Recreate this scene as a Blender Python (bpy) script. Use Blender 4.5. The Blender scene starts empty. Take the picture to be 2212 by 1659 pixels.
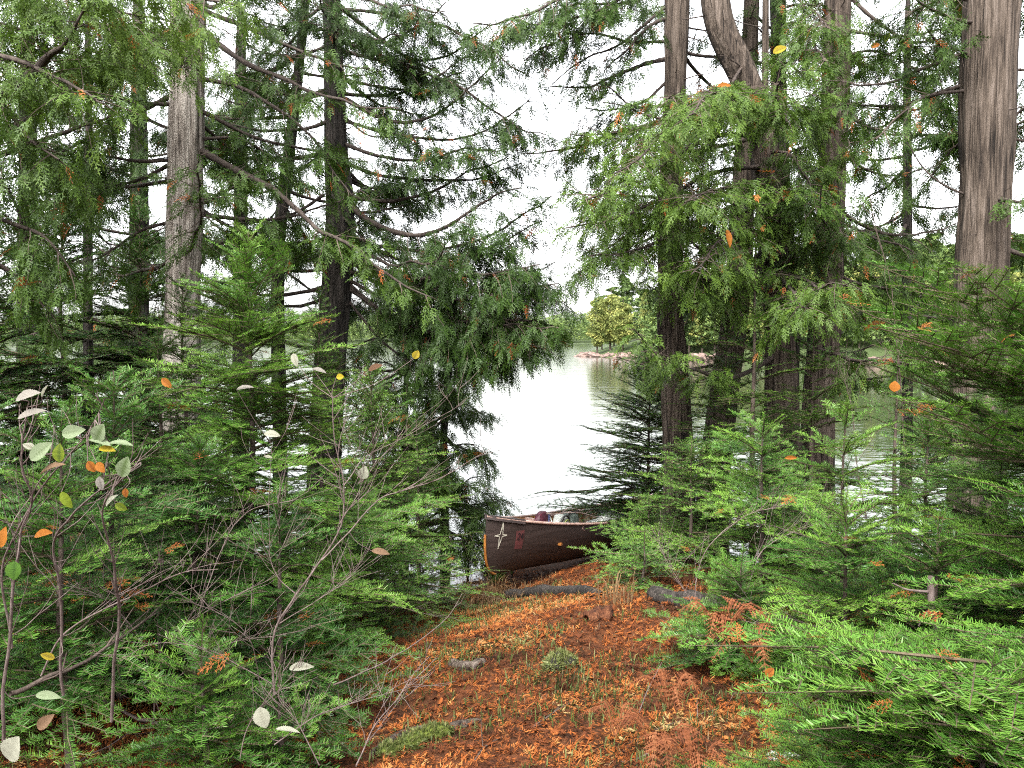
import bpy, math, random
import numpy as np
from math import radians, sin, cos, pi, sqrt, atan2

# ------------------------------------------------------------------ camera, sky, sun
SC = bpy.context.scene
COL = SC.collection
CAMZ, PITCH, F = 1.6, radians(2.94), 1843.0
cd = bpy.data.cameras.new('camera'); cam = bpy.data.objects.new('camera', cd); COL.objects.link(cam)
cam.location = (0, 0, CAMZ); cam.rotation_euler = (radians(90) - PITCH, 0, 0)
cd.sensor_width = 36; cd.lens = 36 * F / 2212; cd.clip_start = 0.05; cd.clip_end = 5000
SC.camera = cam
SUN_EL, SUN_AZ = radians(52), radians(200)      # azimuth from north (+Y), clockwise: behind the camera, a little left
w = bpy.data.worlds.new('World'); SC.world = w; w.use_nodes = True
nt = w.node_tree; nt.nodes.clear()
sky = nt.nodes.new('ShaderNodeTexSky'); sky.sky_type = 'NISHITA'; sky.sun_disc = False
sky.sun_elevation = SUN_EL; sky.sun_rotation = SUN_AZ; sky.air_density = 1.0; sky.dust_density = 4.0
hs = nt.nodes.new('ShaderNodeHueSaturation'); hs.inputs['Saturation'].default_value = 0.12
hs.inputs['Value'].default_value = 1.0
bg = nt.nodes.new('ShaderNodeBackground'); bg.inputs['Strength'].default_value = 0.15
ow = nt.nodes.new('ShaderNodeOutputWorld')
nt.links.new(sky.outputs[0], hs.inputs['Color']); nt.links.new(hs.outputs[0], bg.inputs[0]); nt.links.new(bg.outputs[0], ow.inputs[0])
sl = bpy.data.lights.new('sun', 'SUN'); sl.energy = 1.3; sl.angle = radians(25); sl.color = (1, .96, .9)
so = bpy.data.objects.new('sun', sl); COL.objects.link(so)
so.rotation_euler = (radians(90) - SUN_EL, 0, -SUN_AZ + pi)
sd_ = (sin(SUN_AZ) * cos(SUN_EL), cos(SUN_AZ) * cos(SUN_EL), sin(SUN_EL))
from mathutils import Vector, Matrix
so.rotation_euler = Vector(sd_).to_track_quat('Z', 'Y').to_euler()
SC.view_settings.view_transform = 'Standard'; SC.view_settings.look = 'None'
SC.view_settings.gamma = 1.0; SC.view_settings.exposure = 2.75
SC.cycles.max_bounces = 7; SC.cycles.diffuse_bounces = 4; SC.cycles.glossy_bounces = 3
SC.cycles.transmission_bounces = 4; SC.cycles.transparent_max_bounces = 4
SC.cycles.use_denoising = False; SC.cycles.filter_width = 1.1; SC.cycles.sample_clamp_indirect = 4.
SC.cycles.caustics_reflective = False; SC.cycles.caustics_refractive = False

RNG = np.random.default_rng(7)
def rr(a, b): return float(RNG.uniform(a, b))
def P(px, py, dep):
    "photo position (2212 px wide) at a distance dep in front of the camera"
    dx = (px - 1106) / F; dz = -(py - 829.5) / F
    wy = cos(PITCH) + dz * sin(PITCH); wz = -sin(PITCH) + dz * cos(PITCH)
    t = dep / wy
    return np.array([dx * t, dep, CAMZ + wz * t])

# ------------------------------------------------------------------ object helpers
def tag(o, label=None, cat=None, group=None, kind=None):
    if label: o['label'] = label
    if cat: o['category'] = cat
    if group: o['group'] = group
    if kind: o['kind'] = kind
    return o
def empty(name, loc=(0, 0, 0), rz=0):
    o = bpy.data.objects.new(name, None); COL.objects.link(o)
    o.location = loc; o.rotation_euler = (0, 0, rz); o.empty_display_size = .1
    return o
class MB:
    "collects vertices, faces (3 or 4 corners), a material slot per face and a tint per vertex"
    def __init__(s): s.V = []; s.T = []; s.F3 = []; s.M3 = []; s.F4 = []; s.M4 = []; s.n = 0
    def add(s, V, Fc, mi=0, tint=.5):
        V = np.asarray(V, float).reshape(-1, 3); Fc = np.asarray(Fc, int)
        if len(V) == 0 or len(Fc) == 0: return s
        s.V.append(V); s.T.append(np.full(len(V), tint) if np.isscalar(tint) else np.asarray(tint, float))
        m = np.full(len(Fc), mi) if np.isscalar(mi) else np.asarray(mi, int)
        if Fc.shape[1] == 3: s.F3.append(Fc + s.n); s.M3.append(m)
        else: s.F4.append(Fc + s.n); s.M4.append(m)
        s.n += len(V); return s
    def arrays(s):
        c = lambda L, k: np.concatenate(L) if L else np.zeros((0, k), int)
        return (np.concatenate(s.V), np.concatenate(s.T), c(s.F3, 3), np.concatenate(s.M3) if s.M3 else np.zeros(0, int),
                c(s.F4, 4), np.concatenate(s.M4) if s.M4 else np.zeros(0, int))
    def inst(s, tmpl, R, T, tint=None, mi=None):
        "copies of a template: R (m,3,3), T (m,3), tint offsets (m,)"
        V, t, F3, M3, F4, M4 = tmpl; m = len(T)
        if m == 0: return s
        R = np.asarray(R, float); T = np.asarray(T, float)
        VV = (np.einsum('mij,nj->mni', R, V) + T[:, None, :]).reshape(-1, 3)
        tt = np.tile(t, m) if tint is None else (t[None, :] + np.asarray(tint)[:, None]).reshape(-1)
        s.V.append(VV); s.T.append(tt)
        off = (np.arange(m) * len(V))[:, None, None] + s.n
        if len(F3): s.F3.append((F3[None] + off).reshape(-1, 3)); s.M3.append(np.tile(M3 if mi is None else np.full(len(M3), mi), m))
        if len(F4): s.F4.append((F4[None] + off).reshape(-1, 4)); s.M4.append(np.tile(M4 if mi is None else np.full(len(M4), mi), m))
        s.n += len(VV); return s
    def mesh(s, name, mats, smooth=False):
        V, t, F3, M3, F4, M4 = s.arrays()
        me = bpy.data.meshes.new(name)
        me.vertices.add(len(V)); me.vertices.foreach_set('co', V.astype(np.float32).ravel())
        nl = len(F3) * 3 + len(F4) * 4
        me.loops.add(nl); me.loops.foreach_set('vertex_index', np.concatenate([F3.ravel(), F4.ravel()]).astype(np.int32))
        np_ = len(F3) + len(F4); me.polygons.add(np_)
        st = np.concatenate([np.arange(len(F3)) * 3, len(F3) * 3 + np.arange(len(F4)) * 4]).astype(np.int32)
        me.polygons.foreach_set('loop_start', st)
        me.polygons.foreach_set('material_index', np.concatenate([M3, M4]).astype(np.int32))
        me.polygons.foreach_set('use_smooth', np.full(np_, smooth))
        a = me.attributes.new('tint', 'FLOAT', 'POINT'); a.data.foreach_set('value', np.clip(t, 0, 1).astype(np.float32))
        for m in mats: me.materials.append(m)
        me.update(calc_edges=True); me.validate()
        return me
    def build(s, name, mats, parent=None, smooth=False):
        if s.n == 0: return None
        o = bpy.data.objects.new(name, s.mesh(name, mats if isinstance(mats, (list, tuple)) else [mats], smooth)); COL.objects.link(o)
        if parent is not None:
            o.parent = parent
            o.matrix_parent_inverse = Matrix.Identity(4)
        return o
def local(parent_loc, V): return np.asarray(V) - np.asarray(parent_loc)
def tube(path, rad, sides=6, cap=True):
    path = np.asarray(path, float); n = len(path); rad = np.broadcast_to(np.asarray(rad, float), (n,))
    tg = np.gradient(path, axis=0); tg /= np.linalg.norm(tg, axis=1)[:, None] + 1e-9
    ref = np.array([0, 0, 1.]) if abs(tg[0][2]) < .8 else np.array([0, 1., 0])
    u = np.cross(tg, ref); bad = np.linalg.norm(u, axis=1) < 1e-4; u[bad] = (1, 0, 0); u /= np.linalg.norm(u, axis=1)[:, None]
    v = np.cross(tg, u); a = np.arange(sides) * 2 * pi / sides
    V = path[:, None] + rad[:, None, None] * (np.cos(a)[None, :, None] * u[:, None] + np.sin(a)[None, :, None] * v[:, None])
    V = V.reshape(-1, 3); i = np.arange(n - 1)[:, None] * sides; j = np.arange(sides)[None]; k = (j + 1) % sides
    Fc = np.stack([i + j, i + k, i + sides + k, i + sides + j], -1).reshape(-1, 4)
    return V, Fc
def spline(pts, n):
    "smooth curve through the points (Catmull-Rom)"
    p = np.asarray(pts, float)
    if len(p) == 2: return p[0] + (p[1] - p[0]) * np.linspace(0, 1, n)[:, None]
    q = np.vstack([2 * p[0] - p[1], p, 2 * p[-1] - p[-2]]); out = []
    for t in np.linspace(0, len(p) - 1 - 1e-6, n):
        i = int(t); f = t - i; a, b, c, d = q[i:i + 4]
        out.append(.5 * ((2 * b) + (c - a) * f + (2 * a - 5 * b + 4 * c - d) * f * f + (3 * b - a - 3 * c + d) * f ** 3))
    return np.array(out)
def box(mb, c, s, mi=0, R=None, bev=0):
    x, y, z = np.array(s) / 2
    V = np.array([[a, b, d] for a in (-x, x) for b in (-y, y) for d in (-z, z)])
    if R is not None: V = V @ np.asarray(R).T
    mb.add(V + np.asarray(c), [(0, 1, 3, 2), (4, 6, 7, 5), (0, 4, 5, 1), (2, 3, 7, 6), (0, 2, 6, 4), (1, 5, 7, 3)], mi)
def Rz(a): return np.array([[cos(a), -sin(a), 0], [sin(a), cos(a), 0], [0, 0, 1]])
def Ry(a): return np.array([[cos(a), 0, sin(a)], [0, 1, 0], [-sin(a), 0, cos(a)]])
def Rx(a): return np.array([[1, 0, 0], [0, cos(a), -sin(a)], [0, sin(a), cos(a)]])
def frame(d, up=(0, 0, 1), roll=0.):
    "matrix whose X is d and whose Z is as near up as possible"
    d = np.asarray(d, float); d = d / (np.linalg.norm(d) + 1e-9); y = np.cross(up, d); n = np.linalg.norm(y)
    y = y / n if n > 1e-3 else np.array([0, 1., 0]); z = np.cross(d, y)
    R = np.stack([d, y, z], 1)
    return R @ Rx(roll) if roll else R
_nz = np.random.default_rng(3)
_K = [(_nz.normal(size=3), _nz.uniform(0, 6.28)) for _ in range(24)]
def noise(p, f=1., octs=3):
    "cheap smooth noise about -1..1"
    p = np.asarray(p, float) * f; s = np.zeros(p.shape[:-1]); a = 1.; k = 0
    for o in range(octs):
        for _ in range(5):
            kv, ph = _K[k % 24]; s = s + a * np.sin(p @ kv * 2.2 + ph) * .35; k += 1
        p = p * 2.03; a *= .5
    return s

# ------------------------------------------------------------------ materials
def mat(name): m = bpy.data.materials.new(name); m.use_nodes = True; t = m.node_tree; t.nodes.clear(); return m, t, t.nodes.new('ShaderNodeOutputMaterial')
def ramp(t, stops):
    r = t.nodes.new('ShaderNodeValToRGB'); e = r.color_ramp.elements
    while len(e) < len(stops): e.new(.5)
    for q, (p, c) in zip(e, stops): q.position = p; q.color = (*c, 1)
    return r
def nz(t, scale, detail=3, coord='Object', sc=(1, 1, 1), dist=0., rough=.5):
    tc = t.nodes.new('ShaderNodeTexCoord'); mp = t.nodes.new('ShaderNodeMapping'); mp.inputs['Scale'].default_value = sc
    n = t.nodes.new('ShaderNodeTexNoise'); n.inputs['Scale'].default_value = scale; n.inputs['Detail'].default_value = detail
    n.inputs['Distortion'].default_value = dist; n.inputs['Roughness'].default_value = rough
    t.links.new(tc.outputs[coord], mp.inputs[0]); t.links.new(mp.outputs[0], n.inputs['Vector']); return n
def leafmat(name, stops, trans=.35, rough=.45, spec=.4, vary=.25, k=.6):
    m, t, o = mat(name); stops = [(p, tuple(x * k for x in c)) for p, c in stops]
    at = t.nodes.new('ShaderNodeAttribute'); at.attribute_name = 'tint'
    oi = t.nodes.new('ShaderNodeObjectInfo'); ad = t.nodes.new('ShaderNodeMath'); ad.operation = 'MULTIPLY_ADD'
    sb = t.nodes.new('ShaderNodeMath'); sb.operation = 'SUBTRACT'; t.links.new(oi.outputs['Random'], sb.inputs[0]); sb.inputs[1].default_value = .5
    t.links.new(sb.outputs[0], ad.inputs[0]); ad.inputs[1].default_value = vary * .6; t.links.new(at.outputs['Fac'], ad.inputs[2])
    n = nz(t, 2.2, 2); a2 = t.nodes.new('ShaderNodeMath'); a2.operation = 'MULTIPLY_ADD'
    s2 = t.nodes.new('ShaderNodeMath'); s2.operation = 'SUBTRACT'; t.links.new(n.outputs['Fac'], s2.inputs[0]); s2.inputs[1].default_value = .5
    t.links.new(s2.outputs[0], a2.inputs[0]); a2.inputs[1].default_value = vary * 1.6; t.links.new(ad.outputs[0], a2.inputs[2])
    r = ramp(t, stops); t.links.new(a2.outputs[0], r.inputs[0])
    b = t.nodes.new('ShaderNodeBsdfPrincipled'); b.inputs['Roughness'].default_value = rough; b.inputs['Specular IOR Level'].default_value = spec
    tr = t.nodes.new('ShaderNodeBsdfTranslucent'); mx = t.nodes.new('ShaderNodeMixShader'); mx.inputs[0].default_value = trans
    t.links.new(r.outputs[0], b.inputs['Base Color']); t.links.new(r.outputs[0], tr.inputs[0])
    t.links.new(b.outputs[0], mx.inputs[1]); t.links.new(tr.outputs[0], mx.inputs[2]); t.links.new(mx.outputs[0], o.inputs[0])
    return m
def barkmat(name, stops, fib=14., bump=.6, scz=.1, k=.5):
    m, t, o = mat(name); stops = [(p, tuple(x * k for x in c)) for p, c in stops]
    n = nz(t, fib, 5, sc=(1, 1, scz), dist=.6, rough=.6); n2 = nz(t, 2.5, 3, sc=(1, 1, .5)); n3 = nz(t, fib * 3.2, 3, sc=(1, 1, scz * .6))
    mx = t.nodes.new('ShaderNodeMath'); mx.operation = 'MULTIPLY_ADD'; mx.inputs[1].default_value = .62; t.links.new(n.outputs['Fac'], mx.inputs[0])
    m2 = t.nodes.new('ShaderNodeMath'); m2.operation = 'MULTIPLY'; m2.inputs[1].default_value = .3; t.links.new(n2.outputs['Fac'], m2.inputs[0]); t.links.new(m2.outputs[0], mx.inputs[2])
    m3 = t.nodes.new('ShaderNodeMath'); m3.operation = 'MULTIPLY_ADD'; m3.inputs[1].default_value = .3; t.links.new(n3.outputs['Fac'], m3.inputs[0]); t.links.new(mx.outputs[0], m3.inputs[2])
    r = ramp(t, stops); t.links.new(m3.outputs[0], r.inputs[0])
    b = t.nodes.new('ShaderNodeBsdfPrincipled'); b.inputs['Roughness'].default_value = .9; b.inputs['Specular IOR Level'].default_value = .2
    bp = t.nodes.new('ShaderNodeBump'); bp.inputs['Strength'].default_value = bump; bp.inputs['Distance'].default_value = .04
    t.links.new(m3.outputs[0], bp.inputs['Height']); t.links.new(bp.outputs[0], b.inputs['Normal']); t.links.new(r.outputs[0], b.inputs['Base Color'])
    t.links.new(b.outputs[0], o.inputs[0]); return m
def plain(name, c1, c2=None, scale=8., rough=.6, bump=0., spec=.5, sc=(1, 1, 1)):
    m, t, o = mat(name); c2 = c2 or tuple(x * .75 for x in c1); c1 = tuple(x * .6 for x in c1); c2 = tuple(x * .6 for x in c2)
    n = nz(t, scale, 4, sc=sc); r = ramp(t, [(.35, c2), (.65, c1)]); t.links.new(n.outputs['Fac'], r.inputs[0])
    b = t.nodes.new('ShaderNodeBsdfPrincipled'); b.inputs['Roughness'].default_value = rough; b.inputs['Specular IOR Level'].default_value = spec
    t.links.new(r.outputs[0], b.inputs['Base Color'])
    if bump:
        bp = t.nodes.new('ShaderNodeBump'); bp.inputs['Strength'].default_value = bump; bp.inputs['Distance'].default_value = .01
        t.links.new(n.outputs['Fac'], bp.inputs['Height']); t.links.new(bp.outputs[0], b.inputs['Normal'])
    t.links.new(b.outputs[0], o.inputs[0]); return m
M = {}
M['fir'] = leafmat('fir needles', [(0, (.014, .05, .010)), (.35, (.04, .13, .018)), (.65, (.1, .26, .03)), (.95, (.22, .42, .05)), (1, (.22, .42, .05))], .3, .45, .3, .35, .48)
M['cedar'] = leafmat('cedar scale leaves', [(0, (.018, .045, .006)), (.4, (.05, .115, .012)), (.7, (.11, .21, .022)), (1, (.2, .33, .035))], .3, .55, .25, .25, .4)
M['dead'] = leafmat('dead orange sprays', [(0, (.11, .035, .012)), (.35, (.26, .075, .02)), (.7, (.45, .14, .035)), (1, (.55, .24, .07))], .3, .7, .2, .3)
M['fern'] = leafmat('dead fern', [(0, (.1, .03, .014)), (.5, (.32, .105, .04)), (1, (.46, .22, .1))], .25, .8, .15, .3, .42)
M['litter'] = leafmat('needle litter', [(0, (.03, .014, .009)), (.3, (.14, .045, .018)), (.58, (.38, .11, .026)), (.8, (.46, .19, .055)), (1, (.42, .32, .14))], .15, .9, .1, .45, .56)
M['grass'] = leafmat('grass', [(0, (.04, .05, .015)), (.5, (.1, .14, .03)), (1, (.25, .25, .09))], .35, .6, .3)
M['hay'] = leafmat('dry grass', [(0, (.09, .05, .025)), (.5, (.24, .15, .07)), (1, (.4, .28, .15))], .25, .7, .2)
M['shrub'] = leafmat('shore shrub leaves', [(0, (.05, .08, .015)), (.5, (.12, .2, .03)), (1, (.3, .32, .05))], .4, .5, .3)
M['birch'] = leafmat('far broad leaves', [(0, (.12, .16, .05)), (.5, (.3, .34, .1)), (1, (.55, .52, .16))], .4, .6, .1, .25, .62)
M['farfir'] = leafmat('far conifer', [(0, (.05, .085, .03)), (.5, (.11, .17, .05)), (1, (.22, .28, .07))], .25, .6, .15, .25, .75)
M['moss'] = plain('moss', (.13, .16, .03), (.05, .07, .015), 30, .95, .8, .1)
M['bark_pale'] = barkmat('lit pale cedar bark', [(.47, (.05, .042, .036)), (.56, (.2, .17, .145)), (.64, (.36, .32, .28)), (.76, (.52, .48, .43))], 34, 1.0, .06, .8)  # pale grey bark, with the light falling on this trunk put into its colour
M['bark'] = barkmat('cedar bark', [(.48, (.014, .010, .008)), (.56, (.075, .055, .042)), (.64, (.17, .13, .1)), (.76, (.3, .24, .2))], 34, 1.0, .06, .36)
M['bark_dark'] = barkmat('dark bark', [(.48, (.006, .005, .005)), (.58, (.028, .024, .02)), (.74, (.09, .075, .065))], 34, .9, .06)  # darker tones of the cedar bark pattern
M['twig'] = barkmat('twig bark', [(.2, (.03, .02, .017)), (.55, (.09, .065, .052)), (.85, (.2, .155, .13))], 40, .3, .3)
M['limb'] = barkmat('limb bark', [(.2, (.018, .014, .012)), (.55, (.06, .045, .038)), (.85, (.15, .12, .1))], 30, .5, .3)
M['firtwig'] = barkmat('fir twig', [(.2, (.03, .022, .014)), (.55, (.09, .07, .042)), (.85, (.2, .16, .1))], 40, .3, .3)
M['greytwig'] = barkmat('grey twig', [(.2, (.05, .03, .027)), (.5, (.13, .09, .08)), (.85, (.3, .24, .22))], 40, .3, .3)

# ------------------------------------------------------------------ ground, lake, far shores
def ysh(x):
    x = np.asarray(x, float)
    return 8.9 + 1.5 * np.exp(-((x - 1.3) / 1.1) ** 2) + .85 * np.maximum(-x - 1.6, 0) ** 1.0 * (x > -9) + 6.3 * (x <= -9) + .15 * np.maximum(x - 2.5, 0) + .25 * np.sin(x * 1.7)
PEN = np.array([(10.6, 124), (14, 112), (22, 96), (34, 79), (46, 66), (62, 50), (130, 20), (260, 160), (90, 330), (26, 210), (12, 150)], float)
def polysd(x, y, poly):
    "signed distance to a polygon, positive inside"
    x = np.asarray(x, float); y = np.asarray(y, float); d = np.full(x.shape, 1e18); ins = np.zeros(x.shape, bool)
    n = len(poly)
    for i in range(n):
        ax, ay = poly[i]; bx, by = poly[(i + 1) % n]
        t = np.clip(((x - ax) * (bx - ax) + (y - ay) * (by - ay)) / ((bx - ax) ** 2 + (by - ay) ** 2), 0, 1)
        d = np.minimum(d, (x - ax - t * (bx - ax)) ** 2 + (y - ay - t * (by - ay)) ** 2)
        c = ((ay > y) != (by > y)) & (x < (bx - ax) * (y - ay) / (by - ay + 1e-12) + ax); ins ^= c
    d = np.sqrt(d); return np.where(ins, d, -d)
def gz(x, y):
    x = np.asarray(x, float); y = np.asarray(y, float)
    s = ysh(x) - y; q = np.clip(s / 5.6, 0, 1)
    near = np.where(s > 0, .77 * (q * q * (3 - 2 * q)) ** 1.4 + .02 * np.minimum(s, 3), np.maximum(s * .18, -3.))
    p = np.stack([x, y, 0 * x], -1)
    near = near + np.where(s > 0, 1, .2) * (noise(p, .55, 2) * .04 + noise(p, 3.2, 2) * .014)
    near = near + np.clip(s - 12, 0, 1e9) * .02
    pen = polysd(x, y, PEN); ph = np.where(pen > 0, np.minimum(pen * .28, 2.2 + pen * .03), np.maximum(pen * .2, -3))
    fs = y - 620 + 25 * np.sin(x * .008) ; fh = np.where(fs > 0, np.minimum(fs * .04, 5), np.maximum(fs * .1, -3))
    near = near - .12 * np.exp(-((x - .45) / .6) ** 2 - ((y - 6.75) / .45) ** 2)
    return -.75 + np.maximum(np.maximum(near, ph), fh)
def grow(a, step, end, k=1.07):
    out = [a]
    while out[-1] < end: step *= k; out.append(out[-1] + step)
    return np.array(out[1:])
xf = np.arange(-7.5, 7.5, .05); xs = np.concatenate([-grow(7.5, .05, 1600)[::-1], xf, grow(7.45, .05, 1600)])
yf = np.arange(1.2, 11.5, .05); ys_ = np.concatenate([-grow(-1.2, .05, 400, 1.15)[::-1], yf, grow(11.45, .05, 1900, 1.045)])
X, Y = np.meshgrid(xs, ys_); Z = gz(X, Y); nx, ny = len(xs), len(ys_)
i, j = np.meshgrid(np.arange(nx - 1), np.arange(ny - 1)); q = (j * nx + i).ravel()
mb = MB().add(np.stack([X, Y, Z], -1).reshape(-1, 3), np.stack([q, q + 1, q + nx + 1, q + nx], 1))
m, t, o = mat('forest floor')
n1 = nz(t, 26, 6, rough=.7); n2 = nz(t, 1.3, 3); r1 = ramp(t, [(.3, (.01, .005, .003)), (.48, (.05, .018, .008)), (.62, (.12, .04, .014)), (.75, (.16, .08, .03))])
r2 = ramp(t, [(.4, (.012, .011, .006)), (.6, (.07, .026, .011))]); mxn = t.nodes.new('ShaderNodeMix'); mxn.data_type = 'RGBA'; mxn.inputs[0].default_value = .45
b = t.nodes.new('ShaderNodeBsdfPrincipled'); b.inputs['Roughness'].default_value = .95; b.inputs['Specular IOR Level'].default_value = .1
bp = t.nodes.new('ShaderNodeBump'); bp.inputs['Strength'].default_value = 1; bp.inputs['Distance'].default_value = .02
t.links.new(n1.outputs['Fac'], r1.inputs[0]); t.links.new(n2.outputs['Fac'], r2.inputs[0]); t.links.new(r1.outputs[0], mxn.inputs[6]); t.links.new(r2.outputs[0], mxn.inputs[7])
gp = t.nodes.new('ShaderNodeNewGeometry'); sx = t.nodes.new('ShaderNodeSeparateXYZ'); mr = t.nodes.new('ShaderNodeMapRange'); mr.inputs[1].default_value = 20; mr.inputs[2].default_value = 40
t.links.new(gp.outputs['Position'], sx.inputs[0]); t.links.new(sx.outputs[1], mr.inputs[0]); mf = t.nodes.new('ShaderNodeMix'); mf.data_type = 'RGBA'; mf.inputs[7].default_value = (.035, .05, .018, 1)
t.links.new(mr.outputs[0], mf.inputs[0]); t.links.new(mxn.outputs[2], mf.inputs[6]); t.links.new(mf.outputs[2], b.inputs['Base Color']); t.links.new(n1.outputs['Fac'], bp.inputs['Height']); t.links.new(bp.outputs[0], b.inputs['Normal']); t.links.new(b.outputs[0], o.inputs[0])
tag(mb.build('ground', m, smooth=True), kind='structure')
# water
m, t, o = mat('lake water')
b = t.nodes.new('ShaderNodeBsdfPrincipled'); b.inputs['Base Color'].default_value = (.02, .028, .014, 1); b.inputs['Roughness'].default_value = .06; b.inputs['IOR'].default_value = 1.333
n1 = nz(t, 5., 3, sc=(.55, 1.3, 1)); n2 = nz(t, .7, 2, sc=(.5, 1.2, 1)); ad = t.nodes.new('ShaderNodeMath'); ad.operation = 'MULTIPLY_ADD'; ad.inputs[1].default_value = 3.
t.links.new(n2.outputs['Fac'], ad.inputs[0]); t.links.new(n1.outputs['Fac'], ad.inputs[2])
bp = t.nodes.new('ShaderNodeBump'); bp.inputs['Strength'].default_value = .2; bp.inputs['Distance'].default_value = .03
t.links.new(ad.outputs[0], bp.inputs['Height']); t.links.new(bp.outputs[0], b.inputs['Normal']); t.links.new(b.outputs[0], o.inputs[0])
wx = np.array([-1500, -300, -60, -12, 12, 60, 300, 1500.]); wy = np.array([6.5, 12, 40, 150, 500, 1100.])
X, Y = np.meshgrid(wx, wy); q = (np.arange(5)[:, None] * 8 + np.arange(7)[None]).ravel()
tag(MB().add(np.stack([X, Y, 0 * X - .75], -1).reshape(-1, 3), np.stack([q, q + 1, q + 9, q + 8], 1)).build('water', m), kind='structure')

# ------------------------------------------------------------------ foliage templates
def needles(mb, p0, p1, sp, ln, wd, quad, tint, up=.35, allround=False, mi=0):
    p0 = np.asarray(p0); p1 = np.asarray(p1); L = np.linalg.norm(p1 - p0)
    k = max(2, int(L / sp)); u = (p1 - p0) / (L + 1e-9)
    lat = np.cross((0, 0, 1), u); nl = np.linalg.norm(lat); lat = lat / nl if nl > .05 else np.array([1., 0, 0]); w_ = np.cross(u, lat)
    s = np.repeat((np.arange(k) + RNG.uniform(0, 1, k)) / k, 2); m = len(s); side = np.tile([1., -1.], k)
    base = p0 + (p1 - p0) * s[:, None]
    if allround: a = RNG.uniform(0, 2 * pi, m); d = np.cos(a)[:, None] * lat + np.sin(a)[:, None] * w_ + .7 * u
    else: d = side[:, None] * lat * RNG.uniform(.75, 1, m)[:, None] + u * RNG.uniform(.3, .7, m)[:, None] + w_ * (RNG.uniform(-.1, up * 1.6, m)[:, None])
    d /= np.linalg.norm(d, axis=1)[:, None]
    l = ln * RNG.uniform(.75, 1.1, m) * (1 - .45 * s ** 3) * np.clip(.6 + s * 3, 0, 1)
    tip = base + d * l[:, None]; tw = RNG.normal(0, .35, (m, 1)) * w_
    b1 = base - (u + tw) * wd / 2; b2 = base + (u + tw) * wd / 2
    tn = tint + RNG.normal(0, .05, m)
    if quad:
        V = np.stack([b1, b2, tip + (u + tw) * wd * .32, tip - (u + tw) * wd * .32], 1).reshape(-1, 3)
        mb.add(V, np.arange(4 * m).reshape(-1, 4), mi, np.repeat(tn, 4))
    else:
        mb.add(np.stack([b1, b2, tip], 1).reshape(-1, 3), np.arange(3 * m).reshape(-1, 3), mi, np.repeat(tn, 3))
def fir_bough(L, lod):
    "flat balsam-fir bough growing along +X"
    mb = MB(); sp, ln, wd, quad = {0: (.0046, .026, .0026, True), 1: (.0075, .026, .0046, False), 2: (.012, .026, .008, False)}[lod]
    segs = []
    def axis(p, ang, l, lev, tn):
        d = np.array([cos(ang), sin(ang), rr(-.05, .12)]); n = 3 if lev == 0 else 2; pts = [p]
        q = p; a = ang
        for k in range(n):
            a2 = a + rr(-.07, .07); q = q + np.array([cos(a2), sin(a2), d[2]]) * l / n; pts.append(q)
        segs.append((np.array(pts), l, lev, tn)); C = spline(pts, 20)
        if l < (.11 if lod < 2 else .08) or lev > 2: return
        step = .058 if lev == 0 else .056
        s = (.1 * l + .01) if lev else .08 * l
        side = 1 if rr(0, 1) < .5 else -1
        while s < l * .93:
            rem = l - s; cl = rem * rr(.45, .68) if lev == 0 else rem * rr(.45, .65)
            cl = min(cl, .36); cl = max(cl, .045)
            base = C[min(19, int(s / l * 19))]
            if rr(0, 1) > .1: axis(base, ang + side * radians(rr(44, 60)), cl, lev + 1, tn + rr(-.07, .07) + .1 * s / l)
            side = -side; s += step * rr(.6, 1.3) * (1 if lev else .8)
    axis(np.zeros(3), 0, L, 0, .4)
    for pts, l, lev, tn in segs:
        C = spline(pts, 4)
        V, Fc = tube(C, np.linspace(.0022 + .0045 * l, .001, 4) * (1.2 if lod == 2 else 1), 4 if lev == 0 else 3); mb.add(V, Fc, 1, .5)
        for k in range(3):
            if lev == 0 and k == 0 and L > .7: continue
            needles(mb, C[k], C[k + 1], sp, ln, wd, quad, tn + (.16 if k == 2 else 0), .4)
    V, tn, F3, M3, F4, M4 = mb.arrays(); r2 = V[:, 0] ** 2 + V[:, 1] ** 2 * .6
    V = V.copy(); V[:, 2] += -.13 * r2 / max(L, .3) + .02 * np.sin(V[:, 0] * 9) * L
    return V, tn, F3, M3, F4, M4
LEN = [.16, .3, .5, .75, 1.05]
BOUGH = {lod: {L: [fir_bough(L, lod) for _ in range(3)] for L in LEN} for lod in (0, 1, 2)}
def pick_bough(L, lod):
    k = min(LEN, key=lambda a: abs(math.log(a / L))); return BOUGH[lod][k][int(RNG.integers(3))], L / k
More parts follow.
